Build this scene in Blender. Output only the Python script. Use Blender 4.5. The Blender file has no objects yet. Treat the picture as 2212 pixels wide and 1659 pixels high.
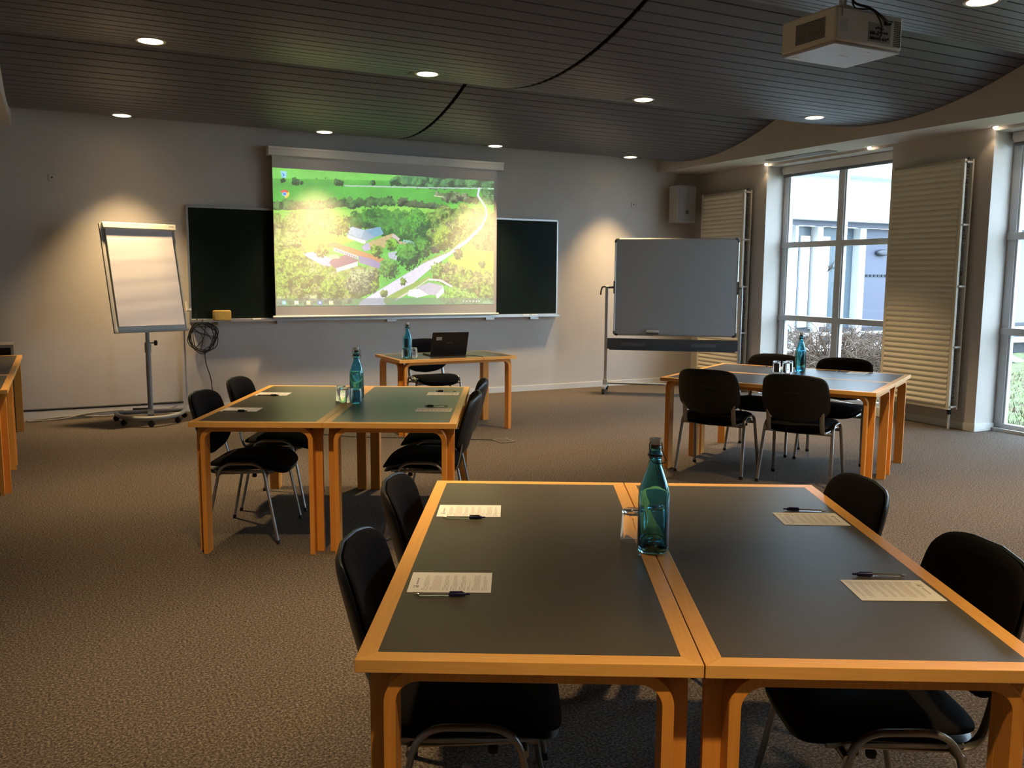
import bpy, math, random
import numpy as np
from mathutils import Vector, Matrix
PI = math.pi
S = bpy.context.scene
COL = S.collection
# ------------------------------------------------------------------ camera
F_PX, PITCH, ROLL, CAM_H = 1896.46, 0.12218, 0.00693, 1.5139
cd = bpy.data.cameras.new('camera'); cam = bpy.data.objects.new('camera', cd); COL.objects.link(cam)
cd.sensor_fit = 'HORIZONTAL'; cd.sensor_width = 36.0; cd.lens = F_PX/2212*36.0
cd.clip_start = .05; cd.clip_end = 200
cp, sp = math.cos(PITCH), math.sin(PITCH); cr, sr = math.cos(ROLL), math.sin(ROLL)
Fv = Vector((0, cp, -sp)); R0 = Vector((1, 0, 0)); U0 = Vector((0, sp, cp))
Rv = R0*cr + U0*sr; Uv = U0*cr - R0*sr
m = Matrix.Identity(4)
for i in range(3): m[i][0] = Rv[i]; m[i][1] = Uv[i]; m[i][2] = -Fv[i]
m[2][3] = CAM_H
cam.matrix_world = m
S.camera = cam
# ------------------------------------------------------------------ world, exposure
W = bpy.data.worlds.new('world'); S.world = W; W.use_nodes = True
wn = W.node_tree.nodes; wl = W.node_tree.links
bg = wn['Background']; bg.inputs[0].default_value = (.65, .81, 1.0, 1); bg.inputs[1].default_value = 8.5
S.view_settings.view_transform = 'Standard'; S.view_settings.look = 'None'
S.view_settings.exposure = 0.86; S.view_settings.gamma = 1.0; S.view_settings.use_curve_mapping = False
S.cycles.use_denoising = True
try: S.cycles.denoiser = 'OPENIMAGEDENOISE'
except Exception: pass
S.cycles.max_bounces = 10; S.cycles.diffuse_bounces = 3; S.cycles.glossy_bounces = 5
S.cycles.transmission_bounces = 10; S.cycles.transparent_max_bounces = 12
S.cycles.sample_clamp_indirect = 4.0
LAMP = (1.0, .71, .36)
# room frame: s runs along the back wall to the right, t from that wall towards the viewer
TH = math.atan(.516); WP = Vector((0, 11.49, 0))
EX = Vector((math.cos(TH), math.sin(TH), 0)); NW = Vector((math.sin(TH), -math.cos(TH), 0))
def RM(s, t, z=0): return WP + EX*s + NW*t + Vector((0, 0, z))
CS, CT, CZ = -5.269, 10.211, 1.514       # where the photo was taken, in room terms
def pull(s, z, t): k = (CT-t)/CT; return CS+(s-CS)*k, CZ+(z-CZ)*k
def SW(t): return 2.95-.027*t             # line of the window wall

# ------------------------------------------------------------------ materials
MATS = {}
def lin(c):
    return tuple(((x/255)/12.92 if x/255 <= .04045 else ((x/255+.055)/1.055)**2.4) for x in c)
def mat(name, col, rough=.5, metal=0, spec=.5, noise=0, nscale=40, bump=0, bscale=200, emit=None, estr=0, stretch=None, col2=None, coat=0, sheen=0, sub=None):
    if name in MATS: return MATS[name]
    M = bpy.data.materials.new(name); M.use_nodes = True
    nt = M.node_tree; N = nt.nodes; L = nt.links; b = N['Principled BSDF']
    b.inputs['Base Color'].default_value = (*col, 1); b.inputs['Roughness'].default_value = rough
    b.inputs['Metallic'].default_value = metal; b.inputs['Specular IOR Level'].default_value = spec
    if coat: b.inputs['Coat Weight'].default_value = coat; b.inputs['Coat Roughness'].default_value = .15
    if sheen: b.inputs['Sheen Weight'].default_value = sheen; b.inputs['Sheen Roughness'].default_value = .5
    if noise or bump:
        tc = N.new('ShaderNodeTexCoord'); mp = N.new('ShaderNodeMapping'); L.new(tc.outputs['Object'], mp.inputs[0])
        if stretch: mp.inputs['Scale'].default_value = stretch
    if noise:
        nz = N.new('ShaderNodeTexNoise'); nz.inputs['Scale'].default_value = nscale; nz.inputs['Detail'].default_value = 4
        L.new(mp.outputs[0], nz.inputs['Vector'])
        rp = N.new('ShaderNodeValToRGB'); L.new(nz.outputs['Fac'], rp.inputs[0])
        c2 = col2 or tuple(x*(1-noise) for x in col)
        rp.color_ramp.elements[0].position = .35; rp.color_ramp.elements[1].position = .65
        rp.color_ramp.elements[0].color = (*c2, 1); rp.color_ramp.elements[1].color = (*[min(1, x*(1+noise*.5)) for x in col], 1)
        L.new(rp.outputs[0], b.inputs['Base Color'])
    if bump:
        n2 = N.new('ShaderNodeTexNoise'); n2.inputs['Scale'].default_value = bscale; n2.inputs['Detail'].default_value = 3
        L.new(mp.outputs[0], n2.inputs['Vector'])
        bp = N.new('ShaderNodeBump'); bp.inputs['Strength'].default_value = bump; bp.inputs['Distance'].default_value = .01
        L.new(n2.outputs['Fac'], bp.inputs['Height']); L.new(bp.outputs[0], b.inputs['Normal'])
    if emit:
        b.inputs['Emission Color'].default_value = (*emit, 1); b.inputs['Emission Strength'].default_value = estr
    MATS[name] = M; return M
def glass(name, col, ior=1.45, rough=0.0):
    M = bpy.data.materials.new(name); M.use_nodes = True; b = M.node_tree.nodes['Principled BSDF']
    b.inputs['Base Color'].default_value = (*col, 1); b.inputs['Transmission Weight'].default_value = 1
    b.inputs['Roughness'].default_value = rough; b.inputs['IOR'].default_value = ior
    return M
def pane_mat():
    M = bpy.data.materials.new('window_glass'); M.use_nodes = True; N = M.node_tree.nodes; L = M.node_tree.links
    N.remove(N['Principled BSDF']); out = N['Material Output']
    tr = N.new('ShaderNodeBsdfTransparent'); tr.inputs[0].default_value = (.93, .96, .96, 1)
    gl = N.new('ShaderNodeBsdfGlossy'); gl.inputs['Roughness'].default_value = .01
    lw = N.new('ShaderNodeLayerWeight'); lw.inputs[0].default_value = .5; mx = N.new('ShaderNodeMixShader')
    pw = N.new('ShaderNodeMath'); pw.operation = 'POWER'; pw.inputs[1].default_value = 5
    ma = N.new('ShaderNodeMath'); ma.operation = 'MULTIPLY_ADD'; ma.inputs[1].default_value = .8; ma.inputs[2].default_value = .04
    L.new(lw.outputs['Facing'], pw.inputs[0]); L.new(pw.outputs[0], ma.inputs[0]); L.new(ma.outputs[0], mx.inputs[0]); L.new(tr.outputs[0], mx.inputs[1]); L.new(gl.outputs[0], mx.inputs[2]); L.new(mx.outputs[0], out.inputs[0])
    return M
WALL = mat('wall_paint', (.55, .505, .465), .85, noise=.03, nscale=3, bump=.15, bscale=350)
WHITE = mat('white_paint', (.72, .71, .68), .5)
TRIM = mat('trim_paint', (.66, .64, .60), .5)
FRAMEW = mat('window_frame_paint', (.62, .63, .64), .4)
RADM = mat('radiator_enamel', (.74, .68, .56), .4)
def carpet_mat():
    M = bpy.data.materials.new('carpet'); M.use_nodes = True; nt = M.node_tree; N = nt.nodes; L = nt.links; b = N['Principled BSDF']
    b.inputs['Roughness'].default_value = .95; b.inputs['Specular IOR Level'].default_value = .1
    tc = N.new('ShaderNodeTexCoord')
    n1 = N.new('ShaderNodeTexNoise'); n1.inputs['Scale'].default_value = 105; n1.inputs['Detail'].default_value = 5; n1.inputs['Roughness'].default_value = .75
    L.new(tc.outputs['Object'], n1.inputs['Vector'])
    rp = N.new('ShaderNodeValToRGB'); e = rp.color_ramp.elements
    e[0].position = .38; e[0].color = (.036, .028, .023, 1); e[1].position = .63; e[1].color = (.25, .205, .165, 1)
    k = rp.color_ramp.elements.new(.5); k.color = (.093, .074, .061, 1)
    L.new(n1.outputs['Fac'], rp.inputs[0]); L.new(rp.outputs[0], b.inputs['Base Color'])
    bp = N.new('ShaderNodeBump'); bp.inputs['Strength'].default_value = .6; bp.inputs['Distance'].default_value = .01
    L.new(n1.outputs['Fac'], bp.inputs['Height']); L.new(bp.outputs[0], b.inputs['Normal'])
    return M
CARPET = carpet_mat()
SLAT = mat('ceiling_slat_lacquer', (.102, .101, .124), .45, spec=.3)
DARK = mat('dark_gap', (.012, .012, .012), .9, spec=.1)
WOODX = mat('beech_grain_across', (.88, .46, .12), .42, noise=.07, nscale=9, stretch=(1, 14, 14), coat=.15)
WOODY = mat('beech_grain_along', (.84, .42, .10), .42, noise=.07, nscale=9, stretch=(14, 1, 14), coat=.15)
WOODZ = mat('beech_grain_upright', (.76, .31, .05), .45, noise=.08, nscale=9, stretch=(14, 14, 1))
LINO = mat('table_linoleum', (.095, .082, .063), .34, spec=.5, noise=.05, nscale=6)
LINOC = mat('table_linoleum_window_sheen', (.095, .088, .085), .30, spec=.55, noise=.05, nscale=6)  # same linoleum on the window tables, window reflection mixed into its colour
FAB = mat('black_wool_fabric', (.013, .011, .0115), .95, spec=.08, noise=.4, nscale=500, bump=.4, bscale=900)
SHELL = mat('black_plastic', (.009, .009, .009), .38, spec=.4)
STEEL = mat('grey_tube_steel', (.36, .35, .33), .32, metal=.85)
CHROME = mat('chrome', (.62, .60, .57), .18, metal=1)
RUB = mat('black_rubber', (.015, .015, .015), .8)
PAPER = mat('paper', (.93, .91, .87), .8)
INK = mat('printed_ink', (.40, .37, .37), .9)
INKR = mat('printed_ink_red', (.60, .42, .38), .9)
CLEARP = glass('clear_pen_plastic', (.95, .95, .95), 1.35, .08)
BLUEP = mat('blue_pen_plastic', (.018, .018, .11), .35)
BLACKP = mat('black_pen_plastic', (.012, .012, .016), .4)
TEAL = glass('teal_bottle_glass', (.30, .74, .90), 1.5)
TUMB = glass('clear_tumbler_glass', (.98, .99, .99), 1.3)
WATER = glass('water', (.93, .98, .98), 1.33)
WIRE = mat('dark_wire', (.06, .055, .05), .35, metal=.8)
STOP = mat('porcelain_stopper', (.86, .82, .74), .35)
GASK = mat('rubber_gasket', (.30, .05, .03), .6)
ALU = mat('aluminium', (.55, .56, .55), .38, metal=.8)
GREYP = mat('grey_powder_coat', (.27, .275, .27), .45)
BOARD = mat('green_chalkboard', (.0055, .012, .0075), .6, spec=.15, noise=.15, nscale=3)
WB = mat('whiteboard_enamel', (.40, .41, .43), .35, spec=.4)
TRAYM = mat('dark_grey_tray', (.075, .08, .09), .45)
CREAM = mat('cream_plastic', (.70, .66, .56), .45)
PROJM = mat('projector_plastic', (.58, .52, .44), .5)
PROJB = mat('projector_underside', (.40, .375, .355), .35)
CABLE = mat('black_cable', (.018, .018, .018), .55)
GREYC = mat('grey_cable', (.22, .2, .18), .6)
SPONGE = mat('yellow_sponge', (.62, .40, .10), .95, noise=.25, nscale=120)
CHALK = mat('chalk', (.85, .84, .80), .9)
LAPT = mat('laptop_black', (.012, .011, .011), .4)
PANE = pane_mat()

# ------------------------------------------------------------------ mesh builder
class MB:
    def __init__(s): s.v = []; s.f = []; s.mi = []; s.cur = 0
    def add(s, vs, fs, mi=None):
        o = len(s.v); s.v += [tuple(p) for p in vs]; s.f += [tuple(i+o for i in q) for q in fs]
        s.mi += [s.cur if mi is None else mi]*len(fs); return s
    def box(s, x0, x1, y0, y1, z0, z1, mi=None, M=None):
        vs = [(x, y, z) for z in (z0, z1) for y in (y0, y1) for x in (x0, x1)]
        if M is not None: vs = [M @ Vector(p) for p in vs]
        return s.add(vs, [(0, 2, 3, 1), (4, 5, 7, 6), (0, 1, 5, 4), (2, 6, 7, 3), (0, 4, 6, 2), (1, 3, 7, 5)], mi)
    def tube(s, pts, r, n=10, ry=None, up=None, cap=True, mi=None, closed=False):
        pts = [Vector(p) for p in pts]; ry = ry or r; N = len(pts)
        rs = r if isinstance(r, (list, tuple)) else [r]*N
        rys = ry if isinstance(ry, (list, tuple)) else [ry]*N
        T = []
        for i in range(N):
            if closed: d = pts[(i+1) % N]-pts[i-1]
            else: d = pts[min(i+1, N-1)]-pts[max(i-1, 0)]
            T.append(d.normalized())
        u = Vector(up) if up else (Vector((0, 0, 1)) if abs(T[0].z) < .9 else Vector((1, 0, 0)))
        vs = []
        for i in range(N):
            if up: u = Vector(up)
            a = (u - T[i]*u.dot(T[i]));
            if a.length < 1e-6: a = T[i].orthogonal()
            a.normalize(); u = a; b = T[i].cross(a)
            for k in range(n):
                an = 2*PI*k/n; vs.append(pts[i]+a*(math.cos(an)*rs[i])+b*(math.sin(an)*rys[i]))
        fs = []
        for i in range(N if closed else N-1):
            j = (i+1) % N
            for k in range(n):
                l = (k+1) % n; fs.append((i*n+k, i*n+l, j*n+l, j*n+k))
        if cap and not closed:
            fs.append(tuple(range(n-1, -1, -1))); fs.append(tuple((N-1)*n+k for k in range(n)))
        return s.add(vs, fs, mi)
    def lathe(s, prof, n=32, c=(0, 0, 0), mi=None, axis='z'):
        vs = []; fs = []; P = len(prof)
        for r, z in prof:
            for k in range(n):
                a = 2*PI*k/n; x, y, w = r*math.cos(a), r*math.sin(a), z
                p = (x, y, w) if axis == 'z' else ((x, w, y) if axis == 'y' else (w, x, y))
                vs.append((p[0]+c[0], p[1]+c[1], p[2]+c[2]))
        for i in range(P-1):
            for k in range(n):
                l = (k+1) % n; fs.append((i*n+k, i*n+l, (i+1)*n+l, (i+1)*n+k))
        if prof[0][0] > 1e-5: fs.append(tuple(range(n-1, -1, -1)))
        if prof[-1][0] > 1e-5: fs.append(tuple((P-1)*n+k for k in range(n)))
        return s.add(vs, fs, mi)
    def ribbon(s, path, th, w0, w1, mp, mi=None):
        # path in a plane (a,b); th = thickness inward (left normal); w0..w1 out of plane; mp(a,b,w)->xyz
        P = [Vector((p[0], p[1])) for p in path]; N = len(P); vs = []
        for i in range(N):
            d = (P[min(i+1, N-1)]-P[max(i-1, 0)]).normalized(); n = Vector((-d.y, d.x))
            q = P[i]+n*th
            for (a, w) in ((P[i], w0), (P[i], w1), (q, w1), (q, w0)): vs.append(mp(a.x, a.y, w))
        fs = []
        for i in range(N-1):
            for k in range(4):
                l = (k+1) % 4; fs.append((i*4+k, i*4+l, (i+1)*4+l, (i+1)*4+k))
        fs.append((3, 2, 1, 0)); fs.append(tuple((N-1)*4+k for k in range(4)))
        return s.add(vs, fs, mi)
    def pad(s, a, b, T, n, dfm, rings=12, seg=48, T2=None, mi=None, pw=5):
        # rounded cushion: superellipse outline, dfm maps (x,y,h) to 3-D
        T2 = T if T2 is None else T2; vs = []; fs = []
        rr = [math.sin(PI/2*i/rings) for i in range(rings+1)]
        def ring(r, h):
            for k in range(seg):
                th = 2*PI*k/seg; c, q = math.cos(th), math.sin(th)
                x = a*r*math.copysign(abs(c)**(2/n), c); y = b*r*math.copysign(abs(q)**(2/n), q)
                vs.append(tuple(dfm(x, y, h)))
        hs = [(r, T*max(0, 1-r**pw)**.5) for r in rr]
        vs.append(tuple(dfm(0, 0, T)))
        for r, h in hs[1:]: ring(r, h)
        for r, h in [(r, -T2*max(0, 1-r**pw)**.5) for r in rr[1:-1]][::-1]: ring(r, h)
        vs.append(tuple(dfm(0, 0, -T2)))
        R = 2*rings-1
        for k in range(seg): fs.append((0, 1+k, 1+(k+1) % seg))
        for i in range(R-1):
            for k in range(seg):
                l = (k+1) % seg; fs.append((1+i*seg+k, 1+(i+1)*seg+k, 1+(i+1)*seg+l, 1+i*seg+l))
        e = len(vs)-1
        for k in range(seg): fs.append((e, 1+(R-1)*seg+(k+1) % seg, 1+(R-1)*seg+k))
        return s.add(vs, fs, mi)
    def build(s, name, mats, parent=None, M=None, smooth=True, angle=38, bevel=0):
        me = bpy.data.meshes.new(name); me.from_pydata(s.v, [], s.f); me.update()
        for x in (mats if isinstance(mats, (list, tuple)) else [mats]): me.materials.append(x)
        if any(s.mi): me.polygons.foreach_set('material_index', s.mi)
        import bmesh
        bm = bmesh.new(); bm.from_mesh(me); bmesh.ops.recalc_face_normals(bm, faces=bm.faces); bm.to_mesh(me); bm.free()
        if smooth:
            me.polygons.foreach_set('use_smooth', [True]*len(me.polygons)); me.set_sharp_from_angle(angle=math.radians(angle))
        o = bpy.data.objects.new(name, me); COL.objects.link(o)
        if parent is not None: o.parent = parent
        if M is not None: o.matrix_local = M
        if bevel:
            b = o.modifiers.new('bevel', 'BEVEL'); b.width = bevel; b.segments = 2; b.limit_method = 'ANGLE'; b.harden_normals = False
        return o
def arc(c, r, a0, a1, n): return [(c[0]+r*math.cos(a0+(a1-a0)*i/n), c[1]+r*math.sin(a0+(a1-a0)*i/n)) for i in range(n+1)]
def rounded(pts, rad, n=6):
    P = [Vector(p) for p in pts]; out = [P[0]]
    for i in range(1, len(P)-1):
        r = rad[i-1] if isinstance(rad, (list, tuple)) else rad
        a = (P[i-1]-P[i]); b = (P[i+1]-P[i]); r_ = min(r, a.length*.49, b.length*.49)
        p0 = P[i]+a.normalized()*r_; p1 = P[i]+b.normalized()*r_
        for k in range(n+1):
            t = k/n; out.append(p0*(1-t)**2+P[i]*2*t*(1-t)+p1*t*t)
    out.append(P[-1]); return out
def tag(o, label, cat, group=None, kind=None):
    if label: o['label'] = label
    if cat: o['category'] = cat
    if group: o['group'] = group
    if kind: o['kind'] = kind
    return o
def empty(name, loc, rz=0):
    o = bpy.data.objects.new(name, None); COL.objects.link(o); o.empty_display_size = .1
    o.location = loc; o.rotation_euler = (0, 0, rz); return o
def copy_tree(o, parent=None):
    c = o.copy(); COL.objects.link(c)
    if parent is not None: c.parent = parent
    for ch in list(o.children): copy_tree(ch, c)
    return c
def place(o, loc, rz, label):
    o.location = loc; o.rotation_euler = (0, 0, rz); o['label'] = label; return o
ROOM = Matrix.Translation(WP) @ Matrix.Rotation(TH, 4, 'Z')   # local = (s, -t, z)
def struct(name, mb, mats, M=ROOM, **k):
    o = mb.build(name, mats, None, M, **k); o['kind'] = 'structure'; return o

# ------------------------------------------------------------------ room shell
SL, TB, ZR = -7.4, 12.6, 4.3
b = MB(); b.box(SL-.3, 3.6, -TB-.3, .3, -.12, 0); fl = struct('floor', b, CARPET)
b = MB(); b.box(SL-.3, 3.5, 0, .25, 0, ZR); struct('wall_back', b, WALL)
b = MB(); b.box(SL, -4.09, -.03, 0, 0, .100, 0); b.box(SL, -4.09, -.024, 0, .100, .118, 1); struct('trim_1', b, [TRIM, DARK])  # dark strip stands in for the shadow gap above the skirting duct
b = MB(); b.box(-4.095, -4.065, -.02, 0, 0, .97); struct('trim_9', b, WALL)
b = MB(); b.box(SL-.25, SL, -TB, 0, 0, ZR); struct('wall_left', b, WALL)
b = MB(); b.box(SL-.25, 3.5, -TB-.25, -TB, 0, ZR); struct('wall_rear', b, WALL)
b = MB(); b.box(SL-.3, 3.7, -TB-.3, .3, ZR, ZR+.1); struct('ceiling', b, DARK)  # unseen roof slab over the slats, added to stop sky light leaking in
# baseboards
b = MB(); b.box(-4.062, 2.93, -.012, 0, 0, .072); struct('baseboard_back', b, TRIM)
# window wall built along its own slightly slanted line
AW = math.atan(.027)
WR = Matrix.Translation(RM(2.95, 0)) @ Matrix.Rotation(TH-AW, 4, 'Z')   # local x outwards, -y along the wall to the viewer
OPEN = [(1.47, 3.43), (4.625, 6.6), (7.8, 9.75)]
b = MB(); e = 0
for (a, c) in OPEN+[(TB+.1, None)]:
    b.box(0, .46, -a, -e, 0, ZR); 
    if c: b.box(0, .46, -c, -a, 2.935, ZR); e = c
struct('wall_right', b, WALL, M=WR)
b = MB(); e = 0
for (a, c) in OPEN+[(TB, None)]:
    b.box(-.014, 0, -a-.012 if c else -a, -e+(.012 if e else 0), 0, .075)
    if c: b.box(-.012, .29, -a-.012, -a, 0, .075); b.box(-.012, .29, -c, -c+.012, 0, .075); e = c
struct('baseboard_right', b, TRIM, M=WR)
for i, (a, c) in enumerate(OPEN):
    w = empty('window_%d' % (i+1), WR @ Vector((.29, -a, 0)), TH-AW); w['kind'] = 'structure'
    L_ = c-a; mid = L_/2; fw = .085
    f = MB()
    f.box(0, .075, -fw, 0, 0, 2.935); f.box(0, .075, -L_, -L_+fw, 0, 2.935)
    f.box(0, .075, -L_, 0, 0, .075); f.box(0, .075, -L_, 0, 2.85, 2.935)
    f.box(0, .075, -mid-.045, -mid+.045, 0, 2.935)
    for z in (1.0, 1.94):
        f.box(-.012, .075, -L_, 0, z-.035, z+.035)
    f.box(.012, .06, -fw-.02, -fw, .075, 2.85); f.box(.012, .06, -mid-.065, -mid-.045, .075, 2.85)
    f.box(.012, .06, -mid+.045, -mid+.065, .075, 2.85)
    f.build('window_frame', FRAMEW, w, bevel=.003)
    g = MB()
    for (y0, y1) in ((-mid+.045, -fw), (-L_+fw, -mid-.045)):
        for (z0, z1) in ((.075, .965), (1.035, 1.905), (1.975, 2.85)):
            g.box(.036, .040, y0, y1, z0, z1)
    g.build('window_pane', PANE, w)
    s_ = MB(); s_.box(-.05, 0, -L_, 0, -.0, .03); s_.build('window_sill', TRIM, w)
    h = MB(); h.box(-.075, -.015, -L_+.03, -.03, 2.865, 2.93); h.box(-.07, -.02, -L_+.04, -.04, 2.835, 2.865)
    h.build('blind_case', [TRIM], w)
    h = MB()
    for k in range(5): h.box(-.068, -.022, -L_+.05, -.05, 2.80+k*.007, 2.804+k*.007)
    h.build('blind_slats', mat('blind_grey', (.16, .16, .17), .4), w)
# bulkheads along both sides with their soffits
b = MB(); b.box(2.28, 3.4, -TB, 0, 2.965, ZR); struct('trim_2', b, WALL)
b = MB(); b.box(SL, -5.59, -TB, 0, 2.945, ZR); struct('trim_3', b, WALL)
# shell shaped slatted ceiling
def zsh(k, t): return (3.05, 3.08, 3.08, 3.08)[k] + .144*(t-(.8, 3.8, 6.8, 9.8)[k])**2
def shell(k, s0, s1, t0, t1, name):
    b = MB(); t = t0
    pit, gw, th = .1, .011, .014
    while t < t1-1e-6:
        e = min(t+pit-gw, t1)
        pr = [(t, zsh(k, t)), ((t+e)/2, zsh(k, (t+e)/2)), (e, zsh(k, e))]
        vs = []
        for s in (s0, s1):
            for (q, z) in pr: vs.append((s, -q, z))
            for (q, z) in pr[::-1]: vs.append((s, -q, z+th))
        fs = [tuple(range(5, -1, -1)), tuple(range(6, 12))]+[(i, (i+1) % 6, 6+(i+1) % 6, 6+i) for i in range(6)]
        b.add(vs, fs, 0)
        # carrier clip teeth at the joint
        if abs(s1+1.70) < .05 or abs(s0+1.66) < .05:
            x = s1 if abs(s1+1.70) < .05 else s0; d = .012 if x == s1 else -.012
            b.box(min(x, x+d), max(x, x+d), -(e+gw), -e, zsh(k, e)+.002, zsh(k, e)+.02, 1)
        t += pit
    n = 24; vs = []; fs = []
    for i in range(n+1):
        q = t0+(t1-t0)*i/n
        for s in (s0-.03, s1+.03): vs.append((s, -q, zsh(k, q)+.05))
    for i in range(n): fs.append((2*i, 2*i+1, 2*i+3, 2*i+2))
    b.add(vs, fs, 1)
    struct(name, b, [SLAT, DARK], angle=50)
b_ = 0
for k, (t0, t1) in enumerate(((0, 2.95), (2.87, 5.85), (5.87, 8.85), (8.87, 12.6))):
    shell(k, -5.59, -1.70, t0, t1, 'ceiling'); shell(k, -1.66, 2.28, t0, t1, 'ceiling')
for t, k in ((2.87, 1), (5.87, 2), (8.87, 3)):
    b = MB(); b.box(-5.59, 2.28, -t, -t+.012, zsh(k, t)+.0, zsh(k-1, t)+.06); struct('trim_%d' % (3+k), b, SLAT)

# ------------------------------------------------------------------ recessed ceiling lights
GLOW = mat('lamp_diffuser', (1, .9, .7), .5, emit=(1, .80, .50), estr=6)
RING = mat('lamp_ring', (.5, .45, .4), .3, metal=.4)
PLATE = mat('lamp_plate', (.10, .10, .10), .6)
def spot(name, parent, loc, w, ang, blend, rad, col=LAMP):
    l = bpy.data.lights.new(name, 'SPOT'); l.energy = w; l.color = col; l.spot_size = math.radians(ang); l.spot_blend = blend
    l.shadow_soft_size = rad; o = bpy.data.objects.new(name, l); COL.objects.link(o); o.parent = parent; o.location = loc; return o
def make_dl():
    r = empty('recessed_downlight', (0, 0, 0))
    b = MB(); b.box(-.125, .125, -.105, .105, 0, .003); b.build('mounting_plate', PLATE, r)
    b = MB(); b.lathe([(.082, -.004), (.094, -.006), (.100, -.001), (.098, .003)], 40); b.v = b.v; b.build('trim_ring', RING, r)
    b = MB(); b.lathe([(.0, -.010), (.04, -.009), (.07, -.007), (.084, -.003)], 40); b.build('diffuser', GLOW, r)
    spot('lamp', r, (0, 0, -.02), 265, 80, .92, .07)
    return r
dl0 = make_dl()
rows = [(.55, 0, 'in the row closest to the back wall'), (3.55, 1, 'in the second row'), (6.8, 2, 'in the third row'), (9.8, 3, 'in the rear row behind the viewer')]
colsL = [(-4.62, ['over the flip chart', 'at upper left', 'left', 'left']),
         (-2.60, ['above the screen case\'s left half', 'left of the ceiling joint', 'centre left', 'centre left']),
         (-.53, ['above the screen\'s right end', 'right of the ceiling joint', 'beyond the projector', 'centre right']),
         (1.42, ['nearest the wall speaker', 'below the projector beside the bulkhead', 'right', 'right'])]
first = True
for (t, k, rt) in rows:
    for (s, pl) in colsL:
        if k == 1 and s > 1: t_ = 3.68
        else: t_ = t
        d = dl0 if first else copy_tree(dl0); first = False
        sl = math.atan(.288*(t_-(.8, 3.8, 6.8, 9.8)[k]))
        place(d, RM(s, t_, zsh(k, t_)-.001), TH, 'ceiling downlight %s, %s' % (rt, pl[k]))
        d.rotation_euler = (-0*sl, 0, TH)
        if k == 3:
            for c_ in d.children:
                if c_.type == 'LIGHT': c_.data = c_.data.copy(); c_.data.energy = 215
        d['category'] = 'ceiling light'; d['group'] = 'round downlights in the slatted ceiling'
def make_sf():
    r = empty('soffit_spotlight', (0, 0, 0))
    b = MB(); b.lathe([(.026, -.001), (.034, -.006), (.040, -.001), (.038, .002)], 28); b.build('trim_ring', CHROME, r)
    b = MB(); b.lathe([(0, -.030), (.014, -.027), (.021, -.016), (.020, -.004), (.026, -.001)], 24); b.build('bulb', mat('halogen_glow', (1, .9, .8), .4, emit=(1, .82, .62), estr=9), r)
    spot('lamp', r, (0, 0, -.04), 1.2, 100, .6, .02, (1, .72, .42)); return r
sf0 = make_sf()
for i, (t, lb) in enumerate([(1.5, 'in the white soffit at the left end of the first window'), (3.15, 'in the white soffit at the right end of the first window'), (4.66, 'in the white soffit above the right-hand window, nearest the photo edge')]):
    d = sf0 if i == 0 else copy_tree(sf0)
    place(d, RM(SW(t)-.055, t, 2.965), TH, 'small halogen spotlight '+lb); d['category'] = 'spotlight'; d['group'] = 'halogen spotlights in the window soffit'
# air grille in the soffit
b = MB()
for k in range(6): b.box(2.60+k*.03, 2.612+k*.03, -2.75, -1.75, 2.955, 2.9651)
tag(b.build('air_grille', mat('grille_grey', (.3, .3, .3), .5), None, ROOM), 'narrow slotted air grille in the soffit above the first window', 'air vent')
# ------------------------------------------------------------------ radiators
def radiator(t0, t1, z0, z1, label, gap=.11):
    r = empty('radiator', WR @ Vector((-gap-.03, -(t0+t1)/2, 0)), TH-AW); hw = (t1-t0)/2
    b = MB(); n = int((z1-z0-.06)/.0545); st = (z1-z0-.06)/n
    pr = [(0.0, z0)]
    for i in range(n):
        z = z0+.03+i*st
        pr += [(0.0, z), (-.004, z+.006), (-.013, z+st*.42), (-.013, z+st*.55), (-.003, z+st-.006)]
    pr += [(0.0, z1-.03), (0.0, z1)]
    m_ = .035; vs = []
    for y in (-hw+m_, hw-m_):
        for (x, z) in pr: vs.append((x, y, z))
    P_ = len(pr); fs = [(i, i+1, P_+i+1, P_+i) for i in range(P_-1)]
    b.add(vs, fs)
    b.box(0, .022, -hw, hw, z0, z1); b.box(-.006, .0, -hw, -hw+m_, z0, z1); b.box(-.006, 0, hw-m_, hw, z0, z1)
    b.build('front_panel', RADM, r, bevel=0)
    b = MB(); b.box(.085, .105, -hw-.02, hw, z0, z1); b.build('rear_panel', RADM, r)
    b = MB()
    for k in range(int((z1-z0)/.03)): b.box(.024, .083, -hw+.012, hw-.012, z0+.02+k*.03, z0+.026+k*.03)
    b.box(.03, .078, -hw+.04, hw-.04, z0+.02, z1-.02)
    b.build('fins', mat('fin_grey', (.20, .19, .18), .6), r)
    for k in range(5):
        z = z0+.03+(z1-z0-.06)*k/4
        b = MB(); b.tube([(.011, -hw+.01, z), (.011, -hw-.012, z), (.095, -hw-.012, z), (.095, -hw+.01, z)], .011, 8); b.build('connector', WHITE, r)
    for y in (-hw+.03, hw-.22):
        b = MB(); b.tube([(.05, y, z0+.02), (.05, y, 0)], .012, 10); b.build('supply_pipe', WHITE, r)
    b = MB(); b.tube([(.05, -hw+.03, z0-.005), (.05, -hw+.03, z0-.05)], .02, 12); b.build('valve', RUB, r)
    b = MB(); b.tube([(.05, -hw-.0, z1), (.05, -hw, z1+.02)], .012, 8); b.build('air_valve', WIRE, r)
    for z in (z0+.3, z1-.3):
        for y in (-hw+.1, hw-.1): b = MB(); b.box(.105, gap+.0295, y-.02, y+.02, z, z+.05); b.build('wall_bracket', WHITE, r)
    tag(r, label, 'radiator', 'tall ribbed radiators between the windows')
radiator(.33, 1.22, .14, 2.655, 'tall cream ribbed radiator partly hidden behind the mobile whiteboard')
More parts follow.
